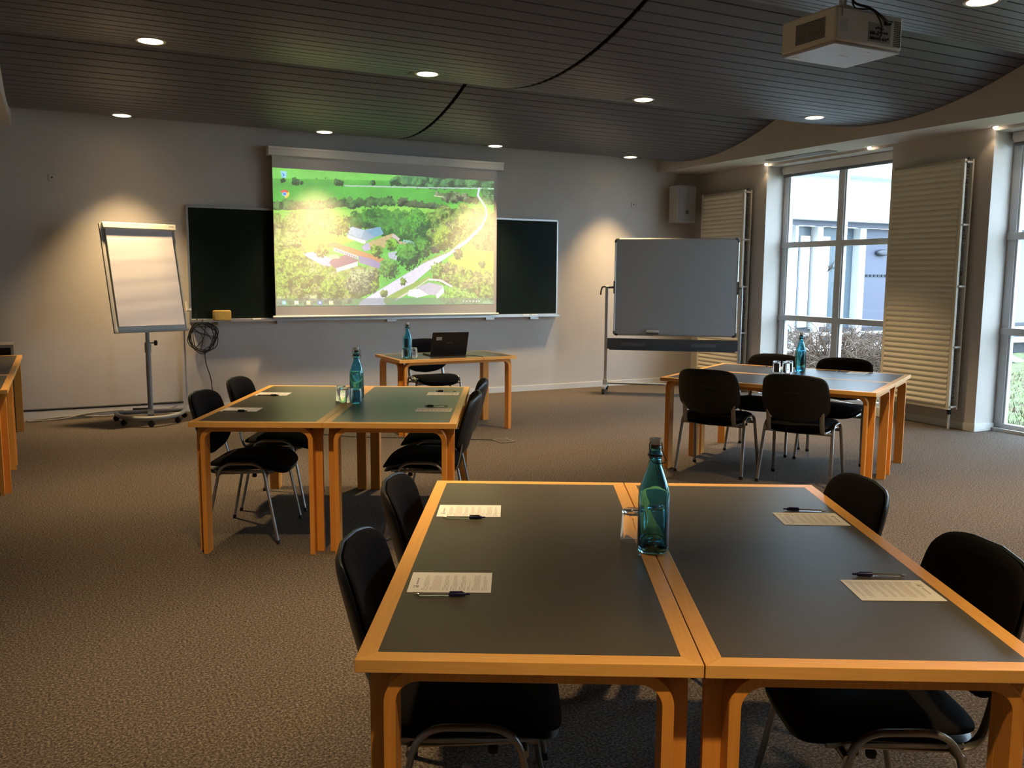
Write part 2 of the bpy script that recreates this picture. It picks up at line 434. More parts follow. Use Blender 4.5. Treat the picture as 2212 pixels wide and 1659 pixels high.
radiator(3.56, 4.43, .20, 2.685, 'tall cream ribbed radiator on the pier between the two windows')
# heating valve pair low on the wall under the first window
v = empty('pipe_valve', RM(2.80, 3.52, 0), TH)
b = MB(); b.box(-.05, .05, -.045, .045, 0, .10); b.tube([(0, 0, .1), (0, 0, .2)], .03, 14); b.build('valve_body', WHITE, v)
b = MB(); b.lathe([(.03, 0), (.034, .01), (.034, .04), (.02, .055), (0, .056)], 16, (0, 0, .2)); b.build('cap', CHROME, v)
tag(v, 'small white heating valve low at the left foot of the window pier radiator', 'valve')

# ------------------------------------------------------------------ things on the back wall
def wall_thing(name, s, z, t): return empty(name, RM(s, t, z), TH)
# chalkboard
k_ = .04
s0, zb = pull(-3.99, 1.0, k_); s1, zt = pull(.675, 2.256, k_)
ch = wall_thing('chalkboard', (s0+s1)/2, zb, 0); hw = (s1-s0)/2; hh = zt-zb
b = MB(); b.box(-hw+.02, hw-.02, -.035, 0, .02, hh-.02); b.build('writing_surface', BOARD, ch)
b = MB(); b.box(-hw, hw, -.042, 0, hh-.025, hh); b.box(-hw, -hw+.022, -.042, 0, 0, hh); b.box(hw-.022, hw, -.042, 0, 0, hh); b.box(-hw, hw, -.042, 0, 0, .022)
b.build('frame', ALU, ch, bevel=.002)
b = MB(); b.box(-hw, hw, -.10, -.0, -.012, .0); b.box(-hw, hw, -.10, -.094, 0, .01); b.build('chalk_tray', ALU, ch)
for x in (-hw+.35, -hw+1.0, 0, hw-1.0, hw-.35):
    b = MB(); b.box(x-.06, x+.06, -.05, 0, -.045, -.012); b.build('bracket', ALU, ch)
tag(ch, 'long dark green chalkboard in an aluminium frame behind the projection screen', 'chalkboard')
zt_ = zb
b = MB(); b.box(-.095, .095, -.035, .035, 0, .115); o = b.build('sponge', SPONGE, None, Matrix.Translation(RM(-3.66, .072, zb)) @ Matrix.Rotation(TH, 4, 'Z'), bevel=.012)
tag(o, 'yellow sponge standing on the left end of the chalkboard tray', 'sponge')
for i, (s, lb) in enumerate([(-3.28, 'white chalk stick on the tray left of the projection screen'), (.165, 'left of the two white chalk sticks right of the projection screen'), (.29, 'right of the two white chalk sticks right of the projection screen')]):
    b = MB(); b.tube([(-.045, 0, .008), (.045, 0, .008)], .008, 10)
    o = b.build('chalk_stick', CHALK, None, Matrix.Translation(RM(s, .07, zb+.0)) @ Matrix.Rotation(TH, 4, 'Z')); tag(o, lb, 'chalk', 'chalk sticks on the chalkboard tray')
# projection screen
T_ = .13
xs0, zs0 = pull(-3.055, 1.03, T_); xs1, zs1 = pull(-.236, 2.865, T_)
sc_ = wall_thing('projection_screen', (xs0+xs1)/2, zs0, 0); hw = (xs1-xs0)/2; hh = zs1-zs0
b = MB(); b.box(-hw-.045, hw+.075, -.175, -.065, hh-.02, hh+.075); b.box(-hw-.045, hw+.075, -.185, -.175, hh+.045, hh+.075)
b.build('case', WHITE, sc_, bevel=.008)
for x in (-hw+.2, hw-.2): b = MB(); b.box(x-.03, x+.03, -.07, 0, hh, hh+.05); b.build('wall_bracket', WHITE, sc_)
SCRM = mat('screen_fabric', (.55, .53, .52), .8)
b = MB(); b.box(-hw, hw, -.1315, -.130, .0, hh); b.build('fabric', SCRM, sc_)
b = MB(); b.tube([(-hw-.03, -.13, .0), (hw+.03, -.13, .0)], .014, 12); b.build('bottom_bar', WHITE, sc_)
tag(sc_, 'large pulled down projection screen showing an aerial view of fields and buildings', 'projection screen')
# ---- the projected picture, painted procedurally on a fine grid
def paint(Wd, Hd):
    rng = np.random.RandomState(4)
    yy, xx = np.mgrid[0:Hd, 0:Wd]; U = xx/(Wd-1.); V = yy/(Hd-1.)
    X = 95+1550*U; YT = 270+90*U; YB = 1240-15*U; Y = YT+(YB-YT)*V      # photo zoom coordinates
    img = np.zeros((Hd, Wd, 3))
    def noise(sc, oc=3, seed=0):
        r = np.random.RandomState(seed); out = np.zeros((Hd, Wd)); a = 1; tot = 0
        for o in range(oc):
            g = max(2, int(sc*2**o)); gh = max(2, int(g*Hd/Wd)+1); G = r.rand(gh+2, g+2)
            gx = U*g; gy = V*gh; ix = np.clip(gx.astype(int), 0, g); iy = np.clip(gy.astype(int), 0, gh); fx = gx-ix; fy = gy-iy
            fx = fx*fx*(3-2*fx); fy = fy*fy*(3-2*fy)
            out += a*((G[iy, ix]*(1-fx)+G[iy, ix+1]*fx)*(1-fy)+(G[iy+1, ix]*(1-fx)+G[iy+1, ix+1]*fx)*fy); tot += a; a *= .55
        return out/tot
    def setc(mask, c, jit=0, n=None):
        c = np.array(c, float)
        v = c[None, :]*(1+(jit*(n[mask]-.5))[:, None] if n is not None else 1)
        img[mask] = v
    n1 = noise(14, 4, 1); n2 = noise(60, 3, 2); n3 = noise(160, 2, 3)
    setc(np.ones_like(U, bool), (88, 176, 62), .25, n1)
    setc(Y < 345+22*U, (118, 205, 84), .2, n1)
    setc((Y > 372) & (Y < 400), (84, 168, 66), .2, n1)
    setc(Y > 520, (110, 196, 70), .2, n1)
    def poly(pts):
        inside = np.zeros_like(U, bool); j = len(pts)-1
        for i in range(len(pts)):
            xi, yi = pts[i]; xj, yj = pts[j]
            c = ((yi > Y) != (yj > Y)) & (X < (xj-xi)*(Y-yi)/((yj-yi) or 1e-9)+xi); inside ^= c; j = i
        return inside
    def line(pts, w):
        mk = np.zeros_like(U, bool)
        ws = w if isinstance(w, (list, tuple)) else [w]*len(pts)
        for i in range(len(pts)-1):
            (x0, y0), (x1, y1) = pts[i], pts[i+1]; dx, dy = x1-x0, y1-y0; L2 = dx*dx+dy*dy
            tt = np.clip(((X-x0)*dx+(Y-y0)*dy)/L2, 0, 1); d = np.hypot(X-x0-tt*dx, Y-y0-tt*dy); mk |= d < ws[i]+(ws[i+1]-ws[i])*tt
        return mk
    def tree(cx, cy, r, c, dk=.45):
        x0 = int((cx-r*1.2-95)/1550*Wd); x1 = int((cx+r*1.2-95)/1550*Wd)+2
        x0 = max(x0, 0); x1 = min(x1, Wd)
        if x1 <= x0: return
        yt = 270+90*(cx-95)/1550; yb = 1240-15*(cx-95)/1550
        y0 = max(int((cy-r*1.2-yt)/(yb-yt)*Hd), 0); y1 = min(int((cy+r*1.3-yt)/(yb-yt)*Hd)+2, Hd)
        if y1 <= y0: return
        Xs = X[y0:y1, x0:x1]; Ys = Y[y0:y1, x0:x1]; nn = n3[y0:y1, x0:x1]
        d = np.hypot((Xs-cx)/r, (Ys-cy)/(r*1.05))+(nn-.5)*.9
        sh = np.clip(.88-(Xs-cx)/r*.16-(Ys-cy)/r*.30+(nn-.5)*1.0+(n2[y0:y1, x0:x1]-.5)*.9, .5, 1.2)
        mk = d < 1
        sub = img[y0:y1, x0:x1]; sub[mk] = np.array(c)[None, :]*sh[mk][:, None]
    def wood(pts, n, r, cs, seed):
        rr = np.random.RandomState(seed); mk = poly(pts); xs = [p[0] for p in pts]; ys = [p[1] for p in pts]
        setc(mk, tuple(np.array(cs[0])*.62), .6, n2)
        L = []
        while len(L) < n:
            x = rr.uniform(min(xs), max(xs)); y = rr.uniform(min(ys), max(ys))
            ins = False; j = len(pts)-1
            for i in range(len(pts)):
                xi, yi = pts[i]; xj, yj = pts[j]
                if (yi > y) != (yj > y) and x < (xj-xi)*(y-yi)/((yj-yi) or 1e-9)+xi: ins = not ins
                j = i
            if ins: L.append((y, x, rr.uniform(*r), cs[rr.randint(len(cs))]))
        for y, x, q, c in sorted(L): tree(x, y, q, c)
    G1, G2, G3, G4 = (62, 128, 44), (84, 150, 54), (112, 160, 62), (128, 142, 92)
    P1 = (92, 84, 84)
    # far trees and hedges
    wood([(900, 330), (1000, 325), (1645, 350), (1645, 405), (1180, 400), (880, 385)], 90, (12, 26), [(70, 120, 74), (82, 138, 78)], 5)
    for x, y, r in ((240, 365, 26), (510, 370, 24), (750, 372, 20), (1100, 380, 16), (1200, 388, 18), (160, 358, 16), (930, 378, 24), (275, 372, 14), (540, 376, 16), (375, 345, 5), (432, 341, 6)): tree(x, y, r, (62, 108, 58))
    img[line([(560, 392), (1100, 404), (1520, 410), (1645, 412)], 4)] = (176, 200, 190)
    wood([(95, 505), (420, 510), (420, 555), (95, 562)], 40, (14, 26), [(96, 132, 70), (84, 120, 62)], 6)
    wood([(430, 498), (895, 482), (895, 522), (430, 545)], 60, (14, 24), [(74, 118, 56), (62, 104, 50)], 7)
    wood([(935, 488), (1290, 535), (1285, 558), (930, 528)], 44, (12, 22), [(74, 100, 58), (86, 96, 64)], 8)
    wood([(1185, 440), (1400, 455), (1525, 475), (1525, 512), (1280, 490)], 40, (10, 22), [(92, 112, 72), (118, 128, 96)], 9)
    wood([(1540, 430), (1645, 420), (1645, 520), (1590, 505)], 20, (14, 26), [(78, 122, 70), (96, 140, 84)], 10)
    img[poly([(1180, 455), (1255, 465), (1270, 475), (1190, 465)])] = (196, 204, 160)
    # woods round the estate
    setc(poly([(95, 565), (560, 560), (900, 535), (1300, 560), (1500, 590), (1500, 640), (95, 640)]), (140, 205, 78), .2, n1)
    wood([(570, 610), (700, 590), (860, 575), (1000, 590), (1160, 590), (1160, 760), (1010, 770), (900, 740), (700, 690), (600, 670)], 95, (24, 46), [(66, 130, 40), (52, 112, 34), (80, 140, 50)], 11)
    wood([(1150, 580), (1370, 545), (1520, 560), (1570, 640), (1500, 740), (1380, 790), (1180, 860), (1150, 760)], 95, (24, 46), [(126, 158, 66), (140, 160, 78), (104, 140, 60), P1], 12)
    wood([(95, 625), (250, 620), (420, 610), (560, 650), (420, 740), (300, 800), (200, 830), (95, 860)], 80, (24, 46), [(134, 156, 70), (118, 148, 58), (146, 160, 90)], 13)
    setc(poly([(270, 760), (420, 722), (560, 735), (640, 770), (540, 800), (400, 850), (270, 830)]), (168, 190, 72), .3, n2)
    setc(poly([(420, 640), (470, 690), (560, 720), (440, 710)]), (170, 196, 90), .2, n2)
    wood([(1500, 640), (1645, 600), (1645, 860), (1480, 800)], 40, (24, 44), [(112, 132, 74), (128, 140, 92)], 14)
    setc(poly([(1290, 900), (1450, 830), (1645, 850), (1645, 1010), (1500, 1020), (1300, 960)]), (170, 205, 70), .25, n2)
    wood([(1170, 930), (1300, 960), (1480, 1030), (1645, 1000), (1645, 1190), (1500, 1170), (1350, 1100), (1180, 1040)], 70, (24, 42), [(132, 160, 66), (148, 156, 86), (128, 122, 84)], 15)
    wood([(1260, 1130), (1500, 1110), (1500, 1215), (1260, 1200)], 24, (26, 44), [(122, 172, 62), (140, 176, 84)], 16)
    wood([(95, 830), (260, 840), (420, 920), (640, 980), (780, 1000), (790, 1110), (640, 1190), (95, 1210)], 110, (28, 54), [(132, 160, 60), (118, 152, 52), (160, 168, 120), (142, 150, 84)], 17)
    # road
    ins = (222, 216, 240)
    rd = [(700, 1250), (960, 1075), (1140, 950), (1290, 870), (1440, 775), (1545, 680), (1590, 600), (1580, 540), (1520, 460), (1530, 410)]
    img[line(rd, [60, 46, 30, 15, 11, 8, 6, 5, 7, 7])] = ins
    img[line([(1100, 930), (1300, 850), (1480, 720)], [7, 5, 4])] = (150, 180, 90)
    img[line([(840, 1200), (1000, 1110), (1145, 1035)], [24, 18, 10])] = (150, 176, 78)
    img[line([(905, 1195), (1050, 1110), (1150, 1045)], [7, 5, 4])] = (216, 204, 190)
    # buildings
    def pc(pts, c): img[poly(pts)] = c
    pc([(262, 865), (345, 855), (500, 915), (450, 960), (390, 945)], (196, 182, 208))
    pc([(565, 735), (600, 675), (690, 700), (800, 676), (822, 728), (700, 780)], (150, 172, 196)); pc([(600, 675), (690, 702), (665, 760), (560, 715)], (176, 196, 214)); pc([(700, 706), (800, 676), (822, 726), (760, 748)], (120, 168, 196))
    pc([(570, 735), (700, 778), (690, 800), (575, 758)], (232, 226, 222))
    pc([(715, 785), (890, 722), (940, 762), (800, 840), (715, 840)], (196, 176, 120)); pc([(890, 722), (940, 762), (925, 778), (880, 745)], (206, 190, 190))
    pc([(665, 820), (715, 785), (730, 838), (690, 850)], (176, 170, 206))
    pc([(380, 820), (480, 785), (640, 840), (830, 905), (790, 930), (640, 885), (480, 822)], (196, 142, 92))
    pc([(480, 822), (640, 882), (645, 905), (480, 850)], (208, 194, 206))
    for i in range(10): pc([(492+i*15, 836+i*5.6), (500+i*15, 839+i*5.6), (500+i*15, 850+i*5.6), (492+i*15, 847+i*5.6)], (110, 96, 140))
    pc([(645, 880), (740, 905), (800, 935), (790, 975), (650, 930)], (150, 136, 178))
    pc([(470, 905), (560, 875), (645, 912), (640, 925), (490, 972), (445, 932)], (140, 96, 124)); pc([(490, 972), (640, 922), (640, 955), (500, 998)], (226, 218, 214))
    pc([(440, 880), (500, 870), (520, 900), (460, 905)], (216, 206, 160)); pc([(960, 770), (1010, 775), (1070, 800), (1040, 830), (960, 790)], (150, 190, 196)); pc([(920, 775), (1030, 800), (1010, 815), (930, 800)], (196, 172, 140))
    pc([(850, 860), (915, 850), (915, 915), (860, 900)], (190, 196, 206))
    for x, y, r, c in ((770, 850, 44, (132, 178, 56)), (880, 805, 44, (118, 170, 50)), (1075, 650, 78, (86, 160, 52)), (980, 715, 50, (84, 150, 46)), (1000, 880, 88, (92, 148, 52)), (1100, 830, 66, (88, 146, 50)), (400, 845, 44, (146, 158, 66)), (860, 975, 66, (110, 158, 66)), (530, 672, 62, (132, 158, 60)), (1260, 760, 80, (142, 168, 64)), (1430, 660, 74, (156, 172, 84)), (650, 1070, 90, (158, 166, 126)), (960, 1065, 26, (124, 150, 60)), (820, 1150, 28, (124, 140, 66)), (1370, 870, 36, (122, 132, 76)), (1210, 980, 50, (132, 164, 70)), (200, 930, 96, (132, 164, 56)), (280, 1040, 70, (130, 160, 60)), (450, 1120, 74, (126, 160, 60)), (1555, 940, 26, (116, 140, 70))): tree(x, y, r, c)
    pc([(1000, 1125), (1075, 1115), (1145, 1160), (1060, 1180), (990, 1165)], (236, 232, 234)); pc([(1060, 1105), (1150, 1070), (1255, 1095), (1200, 1160), (1150, 1160)], (190, 184, 200)); pc([(1200, 1160), (1255, 1100), (1262, 1140), (1205, 1192)], (240, 236, 236))
    img[line([(1150, 1050), (1230, 1055), (1320, 1100)], 7)] = (226, 220, 214)
    # task bar and desktop icons
    tb = Y > 1186+(-8)*U
    img[tb] = img[tb]*.45+np.array((110, 130, 140))*.5
    for x, c in ((148, (120, 200, 210)), (228, (206, 214, 190)), (306, (214, 206, 130)), (380, (90, 120, 214)), (455, (220, 216, 150))):
        img[poly([(x-14, 1202), (x+14, 1202), (x+14, 1230), (x-14, 1230)])] = c
        img[poly([(x-6, 1209), (x+6, 1209), (x+6, 1222), (x-6, 1222)])] = (226, 232, 240)
    for x in (1408, 1435, 1460, 1485, 1510, 1530): img[poly([(x-5, 1200), (x+5, 1200), (x+5, 1209), (x-5, 1209)])] = (210, 220, 220)
    for k in range(6): img[poly([(1566+k*9, 1204), (1571+k*9, 1204), (1571+k*9, 1210), (1566+k*9, 1210)])] = (200, 226, 200)
    for k in range(9): img[poly([(1560+k*8, 1214), (1565+k*8, 1214), (1565+k*8, 1220), (1560+k*8, 1220)])] = (200, 226, 200)
    img[poly([(146, 292), (186, 296), (180, 340), (152, 338)])] = (150, 210, 235)
    img[line([(158, 312), (168, 318), (162, 328)], 4)] = (60, 130, 200)
    cx, cy = 168, 452; dx = X-cx; dy = Y-cy; d = np.hypot(dx, dy); an = np.degrees(np.arctan2(-dy, dx)) % 360
    img[(d < 30) & (an > 30) & (an < 150)] = (214, 92, 78); img[(d < 30) & (an >= 150) & (an < 270)] = (96, 190, 100); img[(d < 30) & ((an >= 270) | (an <= 30))] = (232, 210, 90)
    img[d < 14] = (230, 236, 240); img[d < 11] = (70, 130, 220)
    img *= (1+(n3-.5)*.12)[:, :, None]
    return np.clip(img, 0, 255)/255.
IW, IH = 620, 349
A_ = paint(IW, IH)
lA = np.where(A_ <= .04045, A_/12.92, ((A_+.055)/1.055)**2.4)
ix0, iz0 = pull(-3.052, 1.155, T_); ix1, iz1 = pull(-.280, 2.708, T_)
ox = (xs0+xs1)/2
gx = np.linspace(ix0-ox, ix1-ox, IW); gz = np.linspace(iz1-zs0, iz0-zs0, IH)
co = np.zeros((IH, IW, 3)); co[..., 0] = gx[None, :]; co[..., 1] = -.1325; co[..., 2] = gz[:, None]
idx = np.arange(IW*IH).reshape(IH, IW)
quads = np.stack([idx[1:, :-1], idx[1:, 1:], idx[:-1, 1:], idx[:-1, :-1]], -1).reshape(-1, 4)
me = bpy.data.meshes.new('projected_picture'); me.vertices.add(IW*IH); me.vertices.foreach_set('co', co.ravel())
nq = len(quads); me.loops.add(nq*4); me.loops.foreach_set('vertex_index', quads.ravel()); me.polygons.add(nq)
me.polygons.foreach_set('loop_start', np.arange(nq)*4); me.update(calc_edges=True)
ca = me.color_attributes.new('picture', 'FLOAT_COLOR', 'POINT')
ca.data.foreach_set('color', np.concatenate([lA, np.ones((IH, IW, 1))], -1).astype(np.float32).ravel())
PM = bpy.data.materials.new('projected_picture'); PM.use_nodes = True; N = PM.node_tree.nodes; L = PM.node_tree.links
at = N.new('ShaderNodeAttribute'); at.attribute_name = 'picture'; pb = N['Principled BSDF']
pb.inputs['Base Color'].default_value = (.40, .39, .38, 1); pb.inputs['Roughness'].default_value = .85; pb.inputs['Specular IOR Level'].default_value = .1
L.new(at.outputs['Color'], pb.inputs['Emission Color']); pb.inputs['Emission Strength'].default_value = .60
me.materials.append(PM)
o = bpy.data.objects.new('projected_picture', me); COL.objects.link(o); o.parent = sc_
o['label'] = 'bright projected desktop picture of green fields, woods and a village road'

# speaker in the corner
k_ = .30; a0, z0 = pull(2.63, 2.297, k_); a1, z1 = pull(2.957, 2.812, k_)
sp_ = empty('wall_speaker', RM((a0+a1)/2, .16, z0), TH-.0); hw = (a1-a0)/2; hh = z1-z0
b = MB(); b.box(-hw, hw, -.14, .06, 0, hh); b.build('cabinet', mat('speaker_white', (.42, .41, .40), .5), sp_, bevel=.01)
b = MB(); b.box(-hw+.018, hw-.018, -.152, -.14, .02, hh-.02); b.build('grille', mat('speaker_grille', (.34, .335, .335), .7, noise=.2, nscale=300), sp_, bevel=.004)
b = MB(); b.box(-.022, .022, -.156, -.152, .115, .16); b.build('badge', mat('badge_dark', (.03, .03, .03), .5), sp_)
b = MB(); b.box(-.008, .008, -.158, -.156, .13, .145); b.build('badge_mark', mat('badge_light', (.4, .38, .36), .5), sp_)
b = MB(); b.box(-.05, .05, .05, .16, .2, .3); b.build('bracket', SHELL, sp_)
tag(sp_, 'white box loudspeaker mounted high in the corner beside the radiator', 'speaker')
# wall sockets
for (s, z, lb) in ((1.867, 2.506, 'small blank wall socket high on the wall right of the chalkboard'), (-5.261, 2.475, 'small blank wall socket high on the wall left of the flip chart')):
    o = empty('wall_socket', RM(s, 0, z), TH)
    b = MB(); b.box(-.035, .035, -.010, 0, -.035, .035); b.build('cover_plate', WALL, o, bevel=.003)
    b = MB(); b.box(-.008, .008, -.0115, -.010, -.008, .008); b.build('plug_hole', SHELL, o); tag(o, lb, 'socket')
# coiled cables on a hook
rn = random.Random(3)
cc = empty('cable_coil', RM(-3.87, .05, .83), TH)
b = MB()
for q in range(9):
    ph = rn.uniform(0, 6.28); r1 = rn.uniform(.115, .155); r2 = rn.uniform(.13, .175); ox_, oz_ = rn.uniform(-.02, .02), rn.uniform(-.02, .02)
    b.tube([(ox_+r1*math.cos(a)+.012*math.sin(3*a+ph), -.02-q*.004+.012*math.sin(2*a+ph), oz_+r2*math.sin(a)+.012*math.cos(2*a+ph)) for a in [2*PI*i/30 for i in range(30)]], .0045, 6, closed=True)
for q in range(5):
    a = rn.uniform(0, 6.28); a2 = a+rn.uniform(1.6, 3)
    b.tube(rounded([(.14*math.cos(a), -.03, .15*math.sin(a)), (rn.uniform(-.05, .05), -.045, rn.uniform(-.06, .06)), (.14*math.cos(a2), -.03, .15*math.sin(a2))], .2, 10), .004, 6)
b.build('loops', CABLE, cc)
b = MB(); b.tube([(0, 0, .17), (0, -.05, .165), (0, -.055, .19)], .006, 8); b.build('hook', CHROME, cc)
b = MB(); b.tube(rounded([(-.07, -.02, .27), (-.05, -.02, .16)], .05), .005, 6); b.tube(rounded([(.01, -.03, -.14), (.02, -.02, -.3), (.07, -.02, -.45), (.09, -.015, -.70), (.13, -.05, -.824)], .12, 8), .005, 6); b.build('hanging_cord', CABLE, cc)
tag(cc, 'tangled coil of black cables hanging on the wall beneath the chalkboard corner', 'cable')
b = MB(); b.tube(rounded([(-4.10, -.03, .112), (-4.5, -.028, .112), (-6.2, -.028, .112)], .01), .006, 6); 
o = b.build('cable', CABLE, None, ROOM); tag(o, 'dark cable running under the lower edge of the wall panel behind the flip chart', 'cable')
for i, (pts, lb) in enumerate([([(-5.62, -.06, .008), (-5.2, -.03, .03), (-4.9, -.05, .010), (-4.3, -.035, .02), (-4.12, -.02, .09)], 'grey cord along the skirting behind the flip chart base'),
                               ([(-5.6, -.10, .008), (-5.3, -.09, .008), (-5.05, -.03, .05), (-4.7, -.028, .06)], 'grey cord bent up against the skirting by the left tables')]):
    b = MB(); b.tube(rounded(pts, .1, 6), .008, 6); o = b.build('cord', GREYC, None, ROOM); tag(o, lb, 'cable')
# ------------------------------------------------------------------ flip chart
def flipchart():
    c = Vector((-3.721, 8.944, 1.471)); yaw, tilt, w, h = .768, .261, .744, 1.111
    r = Vector((math.cos(yaw), math.sin(yaw), 0)); n = Vector((math.sin(yaw), -math.cos(yaw), 0))
    up = Vector((0, 0, math.cos(tilt)))-n*math.sin(tilt); nn = r.cross(up)*-1
    nn = n*math.cos(tilt)+Vector((0, 0, math.sin(tilt)))
    base = Vector((-3.787, 9.10, 0)); root = empty('flip_chart', base)
    M = Matrix.Identity(4)
    for i in range(3): M[i][0] = r[i]; M[i][1] = nn[i]; M[i][2] = up[i]; M[i][3] = (c-base)[i]
    b = MB(); b.box(-w/2, w/2, -.022, -.002, -h/2, h/2); b.build('board', mat('flip_board', (.55, .54, .50), .5), root, M, bevel=.002)
    b = MB()
    for x in (-w/2, w/2-.02): b.box(x, x+.02, -.026, .004, -h/2, h/2)
    b.box(-w/2, w/2, -.026, .004, -h/2, -h/2+.022)
    b.build('edge_frame', mat('flip_edge', (.40, .38, .33), .45), root, M)
    b = MB(); b.box(-w/2+.015, w/2+.005, -.005, .05, h/2-.06, h/2+.002); b.build('paper_clamp', CREAM, root, M, bevel=.006)
    b = MB(); b.box(w/2-.07, w/2-.02, .0502, .051, h/2-.028, h/2-.018); b.build('clamp_mark', INK, root, M)
    b = MB(); n_ = 26; m_ = 10; vs = []; fs = []
    for j in range(m_+1):
        for i in range(n_+1):
            z = h/2-.045-(h-.105)*i/n_; x = -w/2+.045+(w-.085)*j/m_
            y = .016+.0018*math.sin(i*1.9+j*.3)*math.sin(i*.55)+.010*(1-i/n_)
            vs.append((x, y, z))
    k = len(vs); vs += [(p[0], .0005, p[2]) for p in vs]
    for j in range(m_):
        for i in range(n_): a = j*(n_+1)+i; fs.append((a, a+1, a+n_+2, a+n_+1)); fs.append((k+a, k+a+n_+1, k+a+n_+2, k+a+1))
    for i in range(n_): fs.append((i, k+i, k+i+1, i+1)); a = m_*(n_+1)+i; fs.append((a, a+1, k+a+1, k+a))
    for j in range(m_): a = j*(n_+1); fs.append((a, a+n_+1, k+a+n_+1, k+a)); a += n_; fs.append((a, k+a, k+a+n_+1, a+n_+1))
    b.add(vs, fs); b.build('paper_pad', mat('flip_paper', (.70, .655, .67), .8), root, M, angle=80)
    b = MB(); b.box(w/2-.002, w/2+.045, -.01, .035, -h/2+.20, -h/2+.225); b.box(w/2+.0, w/2+.012, -.01, .03, -h/2+.225, -h/2+.30); b.build('pen_holder', CREAM, root, M)
    b = MB(); b.tube([(0, 0, .05), (0, 0, .78)], .026, 16); po = b.build('post', GREYP, root)
    b = MB(); b.tube([(0, 0, .76), (0, 0, 1.2)], .021, 16); b.tube([(0, 0, 1.18), tuple(c-base-nn*.02)], .018, 12); b.build('inner_post', GREYP, root)
    b = MB(); b.lathe([(.031, .70), (.033, .705), (.033, .80), (.031, .805)], 20); b.build('collar', GREYP, po)
    b = MB(); kd = Vector((math.cos(.25), math.sin(.25), 0)); p = Vector((0, 0, .80))
    b.tube([p+kd*.03, p+kd*.065], .008, 8); b.build('screw', STEEL, po)
    b = MB(); b.tube([p+kd*.062, p+kd*.066, p+kd*.09, p+kd*.095], [.02, .028, .028, .018], 14); b.build('knob', SHELL, po)
    # D-shaped tube base: straight bar at the rear, curved tube towards the room
    ya = .40; R_ = Matrix.Rotation(ya, 4, 'Z'); rad = .33
    pts = [R_ @ Vector((rad*math.cos(a), -.02+(-.50)*abs(math.sin(a))**1.0, .085)) for a in [-PI*i/26 for i in range(27)]]
    b = MB(); b.tube(pts, .022, 12); br = b.build('base_ring', GREYP, root)
    b = MB(); b.tube([R_ @ Vector((-rad-.01, -.02, .085)), R_ @ Vector((rad+.01, -.02, .085))], .022, 12)
    b.box(-.03, .03, -.3, .02, .07, .095, M=R_); b.build('base_bar', GREYP, root)
    b = MB(); b.tube([R_ @ Vector((-.17, .05, .10)), R_ @ Vector((-.02, .03, .10))], .018, 10); b.build('foot_pedal', SHELL, root)
    for a in (0, -.22*PI, -.5*PI, -.78*PI, -PI):
        q = R_ @ Vector((rad*math.cos(a), -.02+(-.50)*abs(math.sin(a)), 0))
        b = MB()
        for dy in (-.014, .004): b.lathe([(0, dy), (.026, dy), (.029, dy+.003), (.029, dy+.010), (.026, dy+.012), (0, dy+.012)], 16, (q.x, q.y, .029), axis='y')
        b.tube([(q.x, q.y, .03), (q.x, q.y, .08)], .012, 8); b.build('castor', RUB, br)
    tag(root, 'mobile flip chart with blank paper pad on a single post and D-shaped wheeled base', 'flip chart')
flipchart()
